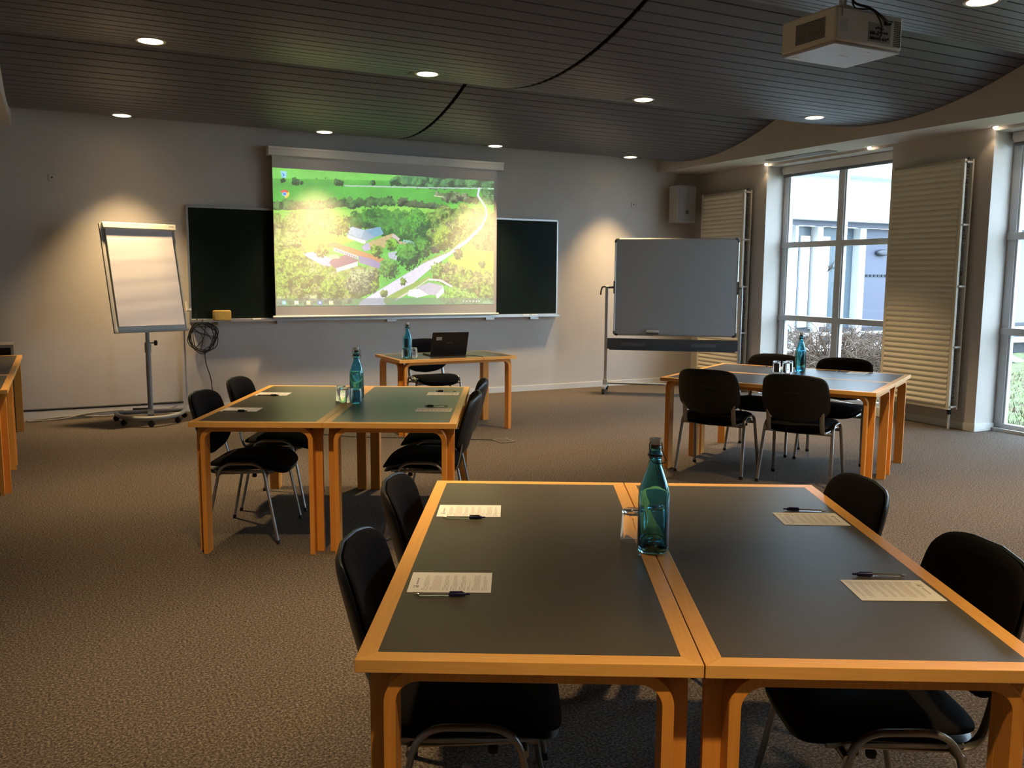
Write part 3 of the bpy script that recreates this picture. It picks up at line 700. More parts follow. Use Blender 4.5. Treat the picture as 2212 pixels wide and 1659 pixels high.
# ------------------------------------------------------------------ mobile whiteboard
def whiteboard():
    pL = Vector((1.235, 11.56, 0)); pR = Vector((2.905, 11.22, 0)); d = (pR-pL).normalized(); L_ = (pR-pL).length
    root = empty('mobile_whiteboard', pL, math.atan2(d.y, d.x)); n = None
    x0, x1 = .105, L_-.05; z0, z1 = .765, 2.0
    def rr(x0, x1, z0, z1, r, k=5):
        o = []
        for cx, cz, a in ((x1-r, z1-r, 0), (x0+r, z1-r, PI/2), (x0+r, z0+r, PI), (x1-r, z0+r, 1.5*PI)):
            for i in range(k+1): o.append((cx+r*math.cos(a+PI/2*i/k), 0, cz+r*math.sin(a+PI/2*i/k)))
        return o
    b = MB(); b.box(x0+.01, x1-.01, -.012, .012, z0+.01, z1-.01); b.build('board', WB, root)
    b = MB(); b.tube(rr(x0, x1, z0, z1, .028), .017, 8, ry=.013, closed=True, up=(0, 1, 0)); fr_ = b.build('frame', ALU, root)
    for (cx, cz, a) in ((x1, z1, 0), (x0, z1, PI/2), (x0, z0, PI), (x1, z0, 1.5*PI)):
        sx = 1 if cx == x1 else -1; sz = 1 if cz == z1 else -1
        b = MB(); b.tube([(cx+.001*sx, 0, cz-sz*.045)]+[(cx-sx*.028+sx*.0285*math.cos(t), 0, cz-sz*.028+sz*.0285*math.sin(t)) for t in (0, .4, .8, 1.2, 1.57)]+[(cx-sx*.045, 0, cz+.001*sz)], .0185, 8, ry=.0165, up=(0, 1, 0))
        b.build('corner_cap', mat('dark_grey_plastic', (.06, .06, .065), .5), fr_)
    for x, xb in ((0, x0), (L_, x1)):
        b = MB(); b.box(x-.02, x+.02, -.014, .014, .09, 1.395); b.build('post', ALU, root, bevel=.005)
        b = MB(); sg = 1 if xb > x else -1; b.tube([(x, 0, 1.38), (xb-sg*.005, 0, 1.38)], .016, 10); b.box(min(xb, xb-sg*.02), max(xb, xb-sg*.02), -.018, .018, 1.30, 1.46); b.build('pivot_bracket', mat('dark_grey_plastic', (.06, .06, .065), .5), root)
        b = MB(); b.box(x-.024, x+.024, -.28, .28, .065, .10); b.box(x-.03, x+.03, -.03, .03, .09, .17); ft_ = b.build('foot', mat('foot_grey', (.45, .44, .42), .4), root, bevel=.005)
        for y in (-.26, .26):
            b = MB(); b.lathe([(0, -.014), (.028, -.014), (.032, -.008), (.032, .008), (.028, .014), (0, .014)], 18, (x, y, .032), axis='x'); b.box(x-.02, x+.02, y-.015, y+.015, .03, .068); b.build('castor', RUB, ft_)
    b = MB(); b.tube(rounded([(-.02, 0, 1.385), (-.06, 0, 1.385), (-.075, -.01, 1.34), (-.08, -.01, 1.28)], .02), .010, 8); b.build('tilt_lever', SHELL, root)
    b = MB(); b.box(.02, L_-.02, -.015, .005, .575, .715); b.box(.05, L_-.05, -.075, -.012, .565, .575); b.box(.05, L_-.05, -.075, -.07, .575, .583); pt_ = b.build('pen_tray', TRAYM, root)
    for a in (.20, 1.10):
        b = MB(); b.box(a, a+.31, -.0165, -.015, .62, .66); b.build('name_strip', mat('strip_grey', (.14, .14, .145), .4), pt_)
    b = MB(); b.tube([(0, 0, .12), (L_, 0, .12)], .014, 10); b.build('cross_rail', GREYP, root)
    tag(root, 'grey mobile whiteboard in a wheeled metal stand near the corner', 'whiteboard')
    p = pL+d*(.105+.50); M = Matrix.Translation((p.x, p.y, z0+.017)) @ Matrix.Rotation(math.atan2(d.y, d.x), 4, 'Z') @ Matrix.Translation((0, -.03, 0))
    e = empty('board_eraser', M.translation, math.atan2(d.y, d.x))
    b = MB(); b.box(-.08, .08, -.016, .016, .018, .05); b.build('grip', CREAM, e, bevel=.005)
    b = MB(); b.box(-.078, .078, -.015, .015, .0, .018); b.build('felt', mat('felt_grey', (.12, .12, .13), .9), e)
    tag(e, 'small pale eraser resting on the lower edge of the whiteboard', 'eraser')
whiteboard()
# ------------------------------------------------------------------ tables
def make_leg(Wd, Ld, name='leg'):
    b = MB(); zt = .7015; r = .075; th = .025
    # laminate bent across the short side
    path = [(.055, 0), (.055, .35)]+[(.055+r-r*math.cos(a), zt-r+r*math.sin(a)) for a in [PI/2*i/10 for i in range(11)]]+[(Wd/2, zt)]
    b.ribbon(path, -th, .018, .078, lambda a, z, w: (a, w, z), 0)
    # laminate bent along the long side
    path = [(.080, 0), (.080, .35)]+[(.080+r-r*math.cos(a), zt-r+r*math.sin(a)) for a in [PI/2*i/10 for i in range(11)]]+[(min(Ld/2, .5), zt)]
    b.ribbon(path, -th, .016, .079, lambda a, z, w: (w, a, z-.0004), 0)
    return b
def make_table(Wd, Ld, lino, bw=.041):
    r = empty('table', (0, 0, 0)); z0, z1 = .702, .73
    b = MB()
    for (a, c, e, f, mi) in (((0, 0), (Wd, 0), (Wd-bw, bw), (bw, bw), 0), ((Wd, Ld), (0, Ld), (bw, Ld-bw), (Wd-bw, Ld-bw), 0), ((0, Ld), (0, 0), (bw, bw), (bw, Ld-bw), 1), ((Wd, 0), (Wd, Ld), (Wd-bw, Ld-bw), (Wd-bw, bw), 1)):
        q = [a, c, e, f]; vs = [(p[0], p[1], z0) for p in q]+[(p[0], p[1], z1) for p in q]
        b.add(vs, [(3, 2, 1, 0), (4, 5, 6, 7), (0, 1, 5, 4), (1, 2, 6, 5), (2, 3, 7, 6), (3, 0, 4, 7)], mi)
    b.build('wood_edging', [WOODX, WOODY], r, smooth=False, bevel=.0012)
    b = MB(); b.box(bw, Wd-bw, bw, Ld-bw, z0+.002, z1-.0002); b.build('linoleum_top', lino, r, smooth=False)
    for mx, my in ((0, 0), (1, 0), (0, 1), (1, 1)):
        M = Matrix.Translation((Wd*mx, Ld*my, 0)) @ Matrix.Diagonal((-1 if mx else 1, -1 if my else 1, 1, 1))
        b = make_leg(Wd, Ld); b.v = [tuple(M @ Vector(p)) for p in b.v]; b.build('leg', WOODZ, r, bevel=.001)
    return r
TW, TL = .7154, 1.597
tA = make_table(TW, TL, LINO)
tabs = {}
tabs['A1'] = place(tA, (-.3194, 1.7202, 0), -.021, 'front table of the nearest pair, left half, with two sheets beside the left edge')
tabs['A2'] = place(copy_tree(tA), (.3985, 1.7048, 0), -.0218, 'front table of the nearest pair, right half, running out of the photo at right')
tabs['B1'] = place(copy_tree(tA), (-1.7274, 4.6176, 0), .0027, 'left half of the table pair standing in front of the flip chart')
tabs['B2'] = place(copy_tree(tA), (-1.7274+TW+.001, 4.6176+.002, 0), .0027, 'right half of the table pair in front of the projection screen')
tabs['C1'] = make_table(1.608, TW-.0005, LINOC)
cC, sC = math.cos(-.5757), math.sin(-.5757)
place(tabs['C1'], (1.1681, 6.8886, 0), -.5757, 'half of the table pair by the windows nearer to the viewer, behind two empty chairs')
tabs['C2'] = place(copy_tree(tabs['C1']), (1.1681-sC*TW, 6.8886+cC*TW, 0), -.5757, 'half of the table pair by the windows on the window side')
tabs['D'] = place(make_table(1.2231, TW, LINO), (-1.045, 8.1119, 0), .4712, 'small teacher table with a laptop below the projection screen')
p1 = RM(-5.602-TW, 3.43, 0); tabs['E1'] = place(make_table(TW, 1.0, LINO), p1, TH, 'nearer of the two tables cut off by the left photo edge')
tabs['E2'] = place(make_table(TW, 1.85, LINO), RM(-5.60-TW, 2.428, 0), TH, 'farther of the two tables at the left edge, reaching the back wall')
for k, o in tabs.items(): o['category'] = 'table'; o['group'] = 'wood edged tables with dark linoleum tops'
def tl(k, u, v, z=.73):
    o = tabs[k]; a = o.rotation_euler.z; return Vector((o.location.x+u*math.cos(a)-v*math.sin(a), o.location.y+u*math.sin(a)+v*math.cos(a), z))
# ------------------------------------------------------------------ chairs (front towards +y)
def make_chair():
    r = empty('conference_chair', (0, 0, 0))
    for sx in (-1, 1):
        xt, xb = .243*sx, .266*sx
        pts = [(xb, -.212, 0), (xt, -.118, .456), (xt, .118, .456), (xb, .205, 0)]
        b = MB(); b.tube(rounded(pts, .075, 8), .0125, 12, ry=.0085, up=(1, 0, 0)); sf = b.build('side_frame', STEEL, r)
        for (x, y) in ((xb, -.212), (xb, .205)):
            b = MB(); b.tube([(x, y, 0), (x-.001*sx, y+(.0035 if y < 0 else -.0035), .022)], .0145, 12, ry=.0105, up=(1, 0, 0)); b.build('foot_cap', RUB, sf)
        b = MB(); b.tube(rounded([(.192*sx, .10, .398), (.192*sx, -.12, .388), (.192*sx, -.200, .398), (.192*sx, -.222, .47), (.192*sx, -.236, .56)], .09, 8), .006, 10, ry=.017, up=(0, .3, 1) if False else None)
        b.build('back_support', STEEL, r)
    b = MB()
    for y in (-.135, .135): b.tube([(-.25, y, .392), (.25, y, .392)], .011, 10)
    for x in (-.2, .2): b.tube([(x, -.16, .402), (x, .17, .402)], .009, 8)
    b.build('seat_frame', STEEL, r)
    def seat(x, y, h):
        q = y/.225
        z = .440+h+.016*q+.010*(x/.23)**2
        if q > .15: z -= .055*((q-.15)/.85)**2.2
        return (x*(1.0-.04*max(0, -q)), y+.005, z)
    b = MB(); b.pad(.232, .228, .034, 4.2, seat, T2=.010); b.build('seat', FAB, r, angle=70)
    b = MB(); b.pad(.226, .222, .004, 4.2, lambda x, y, h: (lambda p: (p[0], p[1], p[2]-.026))(seat(x, y, h)), rings=6, T2=.014, pw=8); b.build('seat_shell', SHELL, r, angle=70)
    def back(x, v, h, off=0):
        # v is up along the backrest, h positive towards the sitter
        q = v/.15
        vv = v
        if q < 0: vv = v-.05*(1-min(1, abs(x)/.215)**2)*(q*q)
        vv += .012*(1-(x/.23)**2)*max(0, q)
        z = .672+vv
        y = -.285+.045*(abs(x)/.23)**2 - .27*vv
        return (x*(1-.05*max(0, q)), y+h+off, z)
    b = MB(); b.pad(.238, .147, .022, 5.6, lambda x, v, h: back(x, v, h, .004), T2=.004); b.build('backrest', FAB, r, angle=70)
    b = MB(); b.pad(.243, .151, .004, 5.6, lambda x, v, h: back(x, v, h, -.004), T2=.022, pw=7); b.build('backrest_shell', SHELL, r, angle=70)
    b = MB(); b.tube([(-.05, -.316, .70), (.05, -.316, .70)], .0035, 6); b.build('grip_groove', mat('worn_plastic', (.05, .05, .05), .35), r)
    for sx in (-1, 1):
        b = MB(); b.lathe([(.012, 0), (.014, .012), (.008, .02), (0, .021)], 12, (.2*sx, .06, .372)); b.build('bolt', RUB, r)
    return r
ch0 = make_chair(); used = [False]
def chair(x, y, hd, label, group):
    # hd = heading in degrees of the direction the chair faces
    o = ch0 if not used[0] else copy_tree(ch0); used[0] = True
    place(o, (x, y, 0), math.radians(hd-90), label); o['category'] = 'chair'; o['group'] = group
GA, GB, GC = 'black chairs at the front table pair', 'black chairs at the middle left table pair', 'black chairs at the window table pair'
chair(-.10, 2.20, 0, 'black fabric chair at the left side of the front tables, nearest the viewer', GA)
chair(-.09, 2.88, 0, 'black fabric chair at the left side of the front tables, second from the viewer', GA)
chair(.93, 2.19, 180, 'black fabric chair at the right side of the front tables, cut by the photo edge', GA)
chair(.90, 2.92, 180, 'black fabric chair at the right side of the front tables, farther one', GA)
chair(-1.52, 5.09, 0, 'black fabric chair left of the middle tables, nearer one', GB)
chair(-1.53, 5.79, 0, 'black fabric chair left of the middle tables, next to the flip chart base', GB)
chair(-.52, 5.14, 180, 'black fabric chair right of the middle tables, nearer one', GB)
chair(-.50, 5.80, 180, 'black fabric chair right of the middle tables, closer to the teacher table', GB)
HC = math.degrees(-.5757)+90
chair(1.625, 6.815, HC, 'black chair seen from behind at the window tables, left one', GC)
chair(2.176, 6.48, HC, 'black chair seen from behind at the window tables, right one', GC)
chair(2.214, 7.655, HC+180, 'black chair facing the room at the window tables, left one behind the glasses', GC)
chair(2.716, 7.30, HC+180, 'black chair facing the room at the window tables, in front of the first window', GC)
chair(-.83, 9.27, math.degrees(.4712)-90, 'black chair behind the teacher table with the laptop', 'black chair at the teacher table')
# ------------------------------------------------------------------ bottles and tumblers
def make_bottle(level):
    r = empty('glass_bottle', (0, 0, 0))
    o = [(0, 0.004), (.018, .003), (.034, 0), (.041, .002), (.0445, .010), (.045, .02), (.045, .165), (.0435, .18), (.038, .20), (.028, .228), (.0205, .250), (.0175, .268), (.0170, .275), (.0195, .277), (.0195, .290), (.0165, .293), (.0160, .303), (.0170, .309)]
    i = [(.0135, .309), (.0130, .295), (.0135, .268), (.0165, .250), (.0245, .227), (.0345, .199), (.0405, .178), (.0418, .165), (.0418, .02), (.036, .010), (.018, .012), (0, .014)]
    b = MB(); b.lathe(o+i, 48); b.build('bottle_body', TEAL, r, angle=60)
    w = [(0, .0145), (.018, .0125), (.0357, .0105), (.0414, .0205), (.0414, min(level, .165))]
    if level > .165: w += [(.0405, .176), (.0395, min(level, .182))]
    w += [(0, w[-1][1])]
    b = MB(); b.lathe(w, 40); b.build('water', WATER, r)
    b = MB(); b.lathe([(0, .300), (.0125, .301), (.0128, .312)], 24); gk = b.build('gasket', GASK, None)
    b = MB(); b.lathe([(.0125, .3122), (.0155, .316), (.0175, .326), (.0165, .330), (0, .331)], 28); st_ = b.build('stopper', STOP, r); gk.parent = st_
    b = MB(); b.lathe([(.0200, .279), (.0215, .281), (.0215, .284), (.0200, .286)], 28)
    for sx in (-1, 1):
        b.tube(rounded([(.0, 0, .321), (.021*sx, 0, .320), (.0235*sx, -.003, .300), (.022*sx, -.008, .283), (.0215*sx, -.004, .276)], .006, 4), .0014, 6)
    b.tube(rounded([(.022, -.006, .285), (.027, -.016, .270), (.018, -.027, .262), (-.018, -.027, .262), (-.027, -.016, .270), (-.022, -.006, .285)], .008, 4), .0014, 6)
    b.build('wire_bail', WIRE, r)
    return r
bt = make_bottle(.030); bt2 = make_bottle(.178)
def put(o, p, rz, label, cat, group=None):
    place(o, p, rz, label); o['category'] = cat
    if group: o['group'] = group
    return o
GBT = 'teal swing-top water bottles'
put(bt, (.409, 2.456, .7302), .5, 'teal swing-top glass bottle on the seam of the front tables', 'bottle', GBT)
put(bt2, (-.987, 5.539, .7302), .3, 'teal swing-top glass bottle on the middle left table pair', 'bottle', GBT)
put(copy_tree(bt2), (2.429, 7.368, .7302), .2, 'teal swing-top glass bottle on the window tables', 'bottle', GBT)
put(copy_tree(bt2), (-1.017, 8.505, .7302), .2, 'teal swing-top glass bottle on the teacher table beside the laptop', 'bottle', GBT)
def make_tumbler():    # stands upside down
    b = MB(); b.lathe([(0, .092), (.028, .092), (.0305, .0895), (.0315, .078), (.0350, .002), (.0345, 0), (.0337, .0015), (.0300, .074), (.0275, .080), (.012, .0815), (0, .082)], 40)
    return b.build('tumbler', TUMB, None, angle=50)
tb0 = make_tumbler(); ft = [True]
def tumbler(p, lb, g):
    o = tb0 if ft[0] else tb0.copy()
    if not ft[0]: COL.objects.link(o)
    ft[0] = False; o.location = p; tag(o, lb, 'glass', g)
Z = .7302
tumbler((.364, 2.565, Z), 'upturned drinking glass left of the front bottle, only one not hidden by it', 'upturned glasses on the front tables')
tumbler((.44, 2.585, Z), 'upturned drinking glass directly behind the front bottle', 'upturned glasses on the front tables')
tumbler((-1.035, 5.40, Z), 'upturned drinking glass at the front left of the middle table cluster', 'upturned glasses on the middle tables')
tumbler((-.960, 5.365, Z), 'upturned drinking glass at the front right of the middle table cluster', 'upturned glasses on the middle tables')
tumbler((-1.075, 5.475, Z), 'upturned drinking glass between the front glasses and middle table bottle', 'upturned glasses on the middle tables')
tumbler((2.225, 7.35, Z), 'upturned drinking glass, leftmost on the window tables', 'upturned glasses on the window tables')
tumbler((2.285, 7.29, Z), 'upturned drinking glass, middle and nearest one on the window tables', 'upturned glasses on the window tables')
tumbler((2.335, 7.365, Z), 'upturned drinking glass next to the bottle on the window tables', 'upturned glasses on the window tables')
tumbler((-1.03, 8.42, Z), 'upturned drinking glass in front of the bottle on the teacher table', 'upturned glasses on the teacher table')
tumbler((-.95, 8.465, Z), 'upturned drinking glass right of the bottle on the teacher table', 'upturned glasses on the teacher table')
# ------------------------------------------------------------------ printed sheets and pens
def make_sheet():
    r = empty('printed_sheet', (0, 0, 0)); w, h = .148, .21     # portrait: x right, y up
    b = MB(); n = 6; vs = []; 
    b.box(-w/2, w/2, -h/2, h/2, 0, .0004); b.build('paper', PAPER, r, smooth=False)
    rn = random.Random(8); b = MB(); y = h/2-.036; x0, x1 = -w/2+.014, w/2-.018
    def word(a, c, y, t, mi): b.add([(a, y, .0006), (c, y, .0006), (c, y+t, .0006), (a, y+t, .0006)], [(0, 1, 2, 3)], mi)
    for blk, (nl, red) in enumerate(((4, 0), (7, 1), (4, 0), (4, 0), (4, 0), (1, 0), (5, 0), (3, 0))):
        word(x0, x0+rn.uniform(.012, .028), y, .0014, 0); y -= .0036
        for l in range(nl):
            x = x0; e = x1-(rn.uniform(0, .05) if l == nl-1 else rn.uniform(0, .012))
            while x < e:
                q = min(e, x+rn.uniform(.004, .014)); word(x, q, y, .0009, 1 if red else 0); x = q+.0013
            y -= .0032
        y -= .0048
    word(x0, x0+.008, -h/2+.01, .001, 0)
    b.build('printed_text', [INK, INKR], r, smooth=False)
    b = MB(); b.v = []
    def q_(a, c, d, e, mi=0): b.add([(a, d, .0006), (c, d, .0006), (c, e, .0006), (a, e, .0006)], [(0, 1, 2, 3)], mi)
    q_(-.040, -.031, h/2-.026, h/2-.019); q_(-.030, -.026, h/2-.026, h/2-.012); q_(-.040, -.036, h/2-.017, h/2-.012); x = -.018
    for k in range(9): q_(x, x+.004, h/2-.022, h/2-.018); x += .0054
    b.build('letterhead', INK, r, smooth=False)
    return r
sh0 = make_sheet()
def make_pen(col):
    r = empty('ballpoint_pen', (0, 0, 0))      # lies along +x, tip at -x
    b = MB(); b.tube([(-.058, 0, .0045), (.018, 0, .0045)], .0040, 10); b.build('barrel', CLEARP, r)
    b = MB(); b.tube([(-.060, 0, .0045), (.02, 0, .0045)], .0013, 6); b.build('refill', mat('refill', (.55, .5, .42), .4), r)
    b = MB(); b.tube([(-.072, 0, .0045), (-.066, 0, .0045), (-.057, 0, .0045)], [.0006, .0022, .0036], 10); b.build('tip', CHROME, r)
    b = MB(); b.tube([(.016, 0, .0052), (.020, 0, .0052), (.040, 0, .0052), (.055, 0, .0052), (.057, 0, .0052)], [.0046, .0055, .0056, .0050, .003], 12); b.box(.018, .05, -.002, .002, .010, .0125); b.build('clip_cap', col, r)
    b = MB(); b.tube([(.056, 0, .0052), (.068, 0, .0052)], .0028, 8); b.build('push_button', col, r)
    return r
pn0 = make_pen(BLUEP); pn1 = make_pen(BLACKP)
first_s = [True]; first_p = {0: True, 1: True}
def sheet(p, rz, lb, g):
    o = sh0 if first_s[0] else copy_tree(sh0); first_s[0] = False; put(o, p, rz, lb, 'paper', g)
def pen(p, rz, lb, g, k=0):
    base = (pn0, pn1)[k]; o = base if first_p[k] else copy_tree(base); first_p[k] = False; put(o, p, rz, lb, 'pen', g)
zp = .7303
GS = 'printed sheets on the front tables'; GP = 'blue ballpoint pens on the front tables'
LFT, RGT = -PI/2, PI/2   # sheets laid for readers sitting left / right of the table
sheet((-.154, 2.182, zp), RGT, 'printed white sheet on the front left table, nearest the viewer', GS)
sheet((-.140, 2.876, zp), RGT, 'printed white sheet on the front left table, farther one', GS)
sheet((.967, 2.147, zp), LFT, 'printed white sheet on the front right table, nearest the viewer', GS)
sheet((.982, 2.805, zp), LFT-.02, 'printed white sheet on the front right table, farther one', GS)
pen((-.168, 2.083, zp), .03, 'clear and blue ballpoint pen beside the nearest left sheet', GP)
pen((-.152, 2.779, zp+.0), .0, 'clear and blue ballpoint pen beside the farther left sheet', GP)
pen((.975, 2.249, zp), PI-.05, 'clear and blue ballpoint pen above the nearest right sheet', GP)
pen((.992, 2.900, zp), PI-.17, 'clear and blue ballpoint pen above the farther right sheet', GP)
GS = 'printed sheets on the middle tables'; GP = 'black capped pens on the middle tables'
for (x, y, rz, lb) in ((-1.577, 5.068, RGT, 'white sheet on the middle left table, nearer one'), (-1.577, 5.748, RGT, 'white sheet on the middle left table, farther one'),
                       (-.458, 5.108, LFT, 'white sheet on the middle right table, nearer one'), (-.459, 5.81, LFT, 'white sheet on the middle right table, farther one')): sheet((x, y, zp), rz, lb, GS)
pen((-1.59, 4.985, zp), .05, 'pen with dark grip below the nearer sheet of the middle left table', GP, 1)
pen((-1.585, 5.66, zp), .03, 'pen with dark grip below the farther sheet of the middle left table', GP, 1)
pen((-.455, 5.225, zp), PI-.04, 'pen with dark grip above the nearer sheet of the middle right table', GP, 1)
pen((-.45, 5.915, zp), PI-.04, 'pen with dark grip above the farther sheet of the middle right table', GP, 1)
GS = 'sheets on the window tables'
for (u, v, lb) in ((.60, TW-.16, 'sheet left of the glasses on the window tables'), (1.22, TW-.16, 'sheet right of the bottle on the window tables')):
    p = tl('C2', u, v); sheet((p.x, p.y, zp), -.5757+PI/2+PI/2, lb, GS)
    p = tl('C2', u-.16, v+.02); pen((p.x, p.y, zp), -.5757+PI/2, 'dark pen by the '+lb, 'pens on the window tables', 1)
for (u, v, lb) in ((.42, .17, 'sheet in front of the left chair with its back to the viewer'), (1.02, .17, 'sheet in front of the right chair with its back to the viewer')):
    p = tl('C1', u, v); sheet((p.x, p.y, zp), -.5757, lb, GS)
# ------------------------------------------------------------------ laptop
def laptop():
    p = Vector((-.628, 8.60, .7302)); yaw = .40
    r = empty('laptop', p, yaw+PI)      # +y of the laptop = its hinge side faces the viewer
    w, d = .37, .25
    b = MB(); b.box(-w/2, w/2, -d, 0, .0, .018); b.build('base', LAPT, r, bevel=.004)
    b = MB(); b.box(-w/2+.02, w/2-.02, -d+.10, -.02, .018, .020); b.build('keyboard', mat('keyboard_grey', (.03, .03, .03), .6), r)
    tl_ = math.radians(20); M = Matrix.Translation((0, .0, .018)) @ Matrix.Rotation(-tl_, 4, 'X')
    b = MB(); b.box(-w/2, w/2, -.004, .006, 0, .235); ld = b.build('lid', LAPT, r, M, bevel=.003)
    b = MB(); b.box(-w/2+.012, w/2-.012, -.0052, -.004, .014, .222); b.build('display', mat('laptop_display', (.01, .01, .012), .15, emit=(.25, .4, .2), estr=.3), ld)
    b = MB(); b.box(w/2-.10, w/2-.042, .006, .0068, .155, .19); b.build('sticker', mat('sticker_white', (.42, .41, .39), .6), ld)
    cu = bpy.data.curves.new('brand_lettering', 'FONT'); cu.body = 'ASUS'; cu.size = .028; cu.align_x = 'CENTER'; cu.extrude = .0003
    tmp = bpy.data.objects.new('tmp_text', cu); COL.objects.link(tmp); bpy.context.view_layer.update()
    tm = bpy.data.meshes.new_from_object(tmp.evaluated_get(bpy.context.evaluated_depsgraph_get())); bpy.data.objects.remove(tmp)
    t_ = bpy.data.objects.new('brand_lettering', tm); COL.objects.link(t_); t_.parent = ld
    tm.materials.clear(); tm.materials.append(mat('lettering_grey', (.16, .16, .16), .4, metal=.5))
    t_.matrix_local = Matrix.Translation((0, .0066, .115)) @ Matrix.Rotation(PI, 4, 'Z') @ Matrix.Rotation(PI/2, 4, 'X')
    tag(r, 'open black laptop with its lid towards the viewer on the teacher table', 'laptop')
    a = tl('D', .86, .0, .7345)
    b = MB(); q = r.matrix_basis if False else None
    pr = Vector((-.50, 8.66, .737))
    e1 = tl('D', .865, .03, .735); e2 = tl('D', .865, -.006, .72); e3 = tl('D', .88, -.012, .5)
    b.tube(rounded([tuple(pr+Vector((-.04, 0, .008))), tuple(pr+Vector((.06, -.02, 0))), tuple(e1), tuple(e2), tuple(tl('D', .88, .02, .69)), tuple(tl('D', 1.05, .55, .685)), tuple(tl('D', 1.12, .60, .66)), tuple(tl('D', 1.12, .60, .01))], .04, 6), .003, 6)
    tag(b.build('power_cord', CABLE), 'thin black cord from the laptop over the teacher table edge', 'cable')
laptop()
fb = empty('floor_socket_box', (-.075, 8.0, 0), TH)
b = MB(); b.box(-.075, .075, -.095, .095, 0, .008); b.build('lid', mat('floorbox_metal', (.14, .13, .11), .5), fb, bevel=.002)
b = MB(); b.box(-.06, .06, -.08, .08, .008, .0095); b.build('carpet_insert', CARPET, fb)
tag(fb, 'square floor socket lid in the carpet near the teacher table', 'floor socket')
b = MB(); b.tube([(-.15, 8.02, .004), (-.6, 8.09, .004), (-1.0, 8.10, .004), (-1.5, 8.14, .004), (-2.2, 8.4, .004)], .004, 6)
tag(b.build('extension_cable', CABLE), 'thin dark cord crossing the carpet behind the middle tables', 'cable')
# ------------------------------------------------------------------ projector
def projector():
    r = empty('ceiling_projector', RM(-1.685, 6.865, 2.63), TH)
    hx, hy, h = .23, .178, .175
    b = MB(); vs = []
    b.box(-hx, hx, -hy, hy, .012, h); b.build('housing', PROJM, r, bevel=.012)
    b = MB(); b.box(-hx+.006, hx-.006, -hy+.006, hy-.006, 0, .013); b.build('underside_cover', PROJB, r, bevel=.004)
    VD = mat('vent_dark', (.05, .045, .04), .6)
    b = MB()
    for k in range(13): b.box(-hx-.002, -hx, -hy+.065, hy-.10, .040+k*.0075, .0445+k*.0075)
    b.build('side_vent', VD, r)
    b = MB()
    for i in range(8):
        for k in range(14): b.box(hx-.062+i*.0065, hx-.0585+i*.0065, -hy-.0015, -hy, .03+k*.0088, .0348+k*.0088)
    b.build('rear_vent', VD, r)
    b = MB(); b.box(-.01, hx-.085, -hy-.0015, -hy, .035, .125); b.build('connector_panel', mat('panel_brown', (.30, .27, .23), .5), r)
    b = MB()
    for (x, z, w, q) in ((0, .045, .03, .012), (.04, .045, .035, .012), (.085, .045, .012, .012), (.105, .047, .01, .01), (.0, .068, .03, .014), (.04, .068, .02, .008)):
        b.box(x, x+w, -hy-.004, -hy-.001, z, z+q)
    for (x, z) in ((.07, .10), (.085, .10), (.055, .082), (.07, .082), (.085, .082), (.1, .082), (.115, .082), (.125, .058), (.055, .104), (.04, .10)):
        b.lathe([(.0045, 0), (.0045, -.005), (0, -.005)], 12, (x, -hy-.001, z), axis='y')
    b.build('sockets', SHELL, r)
    b = MB(); b.box(-hx+.035, -hx+.042, -hy-.002, -hy, h-.045, h-.01)
    for k in range(8):
        b.box(-hx+.03, -hx+.03+.05-.003*(k % 3), -hy-.0012, -hy, .06+k*.008, .0615+k*.008)
    b.build('printed_marks', mat('print_grey', (.30, .26, .22), .6), r)
    b = MB()
    b.box(-.02, .045, -.01, -.006, -.0015, .0); b.build('label_strip', mat('label_white', (.9, .9, .9), .3), r)
    b = MB(); b.box(.03, .075, -.12, -.116, -.0015, 0); b.build('label_strip', mat('label_white', (.9, .9, .9), .3), r)
    b = MB(); b.box(-.19, -.15, .13, .142, -.0015, 0); b.build('label_strip', mat('label_white', (.9, .9, .9), .3), r)
    b = MB(); b.lathe([(.05, 0), (.05, .03), (.042, .035), (.038, .02), (0, .018)], 28, (.05, hy, .09), axis='y'); b.build('lens', SHELL, r)
    b = MB(); b.box(-.11, .09, -.12, .12, h, h+.022); b.lathe([(.05, h+.02), (.05, h+.05), (.028, h+.06)], 24, (-.02, -.02, 0)); b.build('mounting_bracket', WHITE, r, bevel=.003)
    b = MB(); b.tube([(-.02, -.02, h+.05), (-.02, -.02, .46)], .019, 14); b.build('ceiling_pole', WHITE, r)
    b = MB()
    b.tube(rounded([(0.0, -.04, .46), (0.005, -.045, .25), (-.01, -hy-.01, h+.01), (.05, -hy-.03, h-.03), (.10, -hy-.02, h-.045), (hx-.09, -hy-.01, h-.035)], .06, 8), .006, 8)
    b.tube(rounded([(.01, -.04, .46), (.012, -.05, .22), (.0, -hy-.02, h+.004), (.05, -hy-.03, .11), (.055, -hy-.02, .05), (.02, -hy-.004, .045)], .05, 8), .004, 8)
    b.box(.095, .125, -hy-.02, -hy, h-.055, h-.035)
    b.build('cables', CABLE, r)
    tag(r, 'off-white video projector hanging from the slatted ceiling at the upper right', 'projector')
projector()
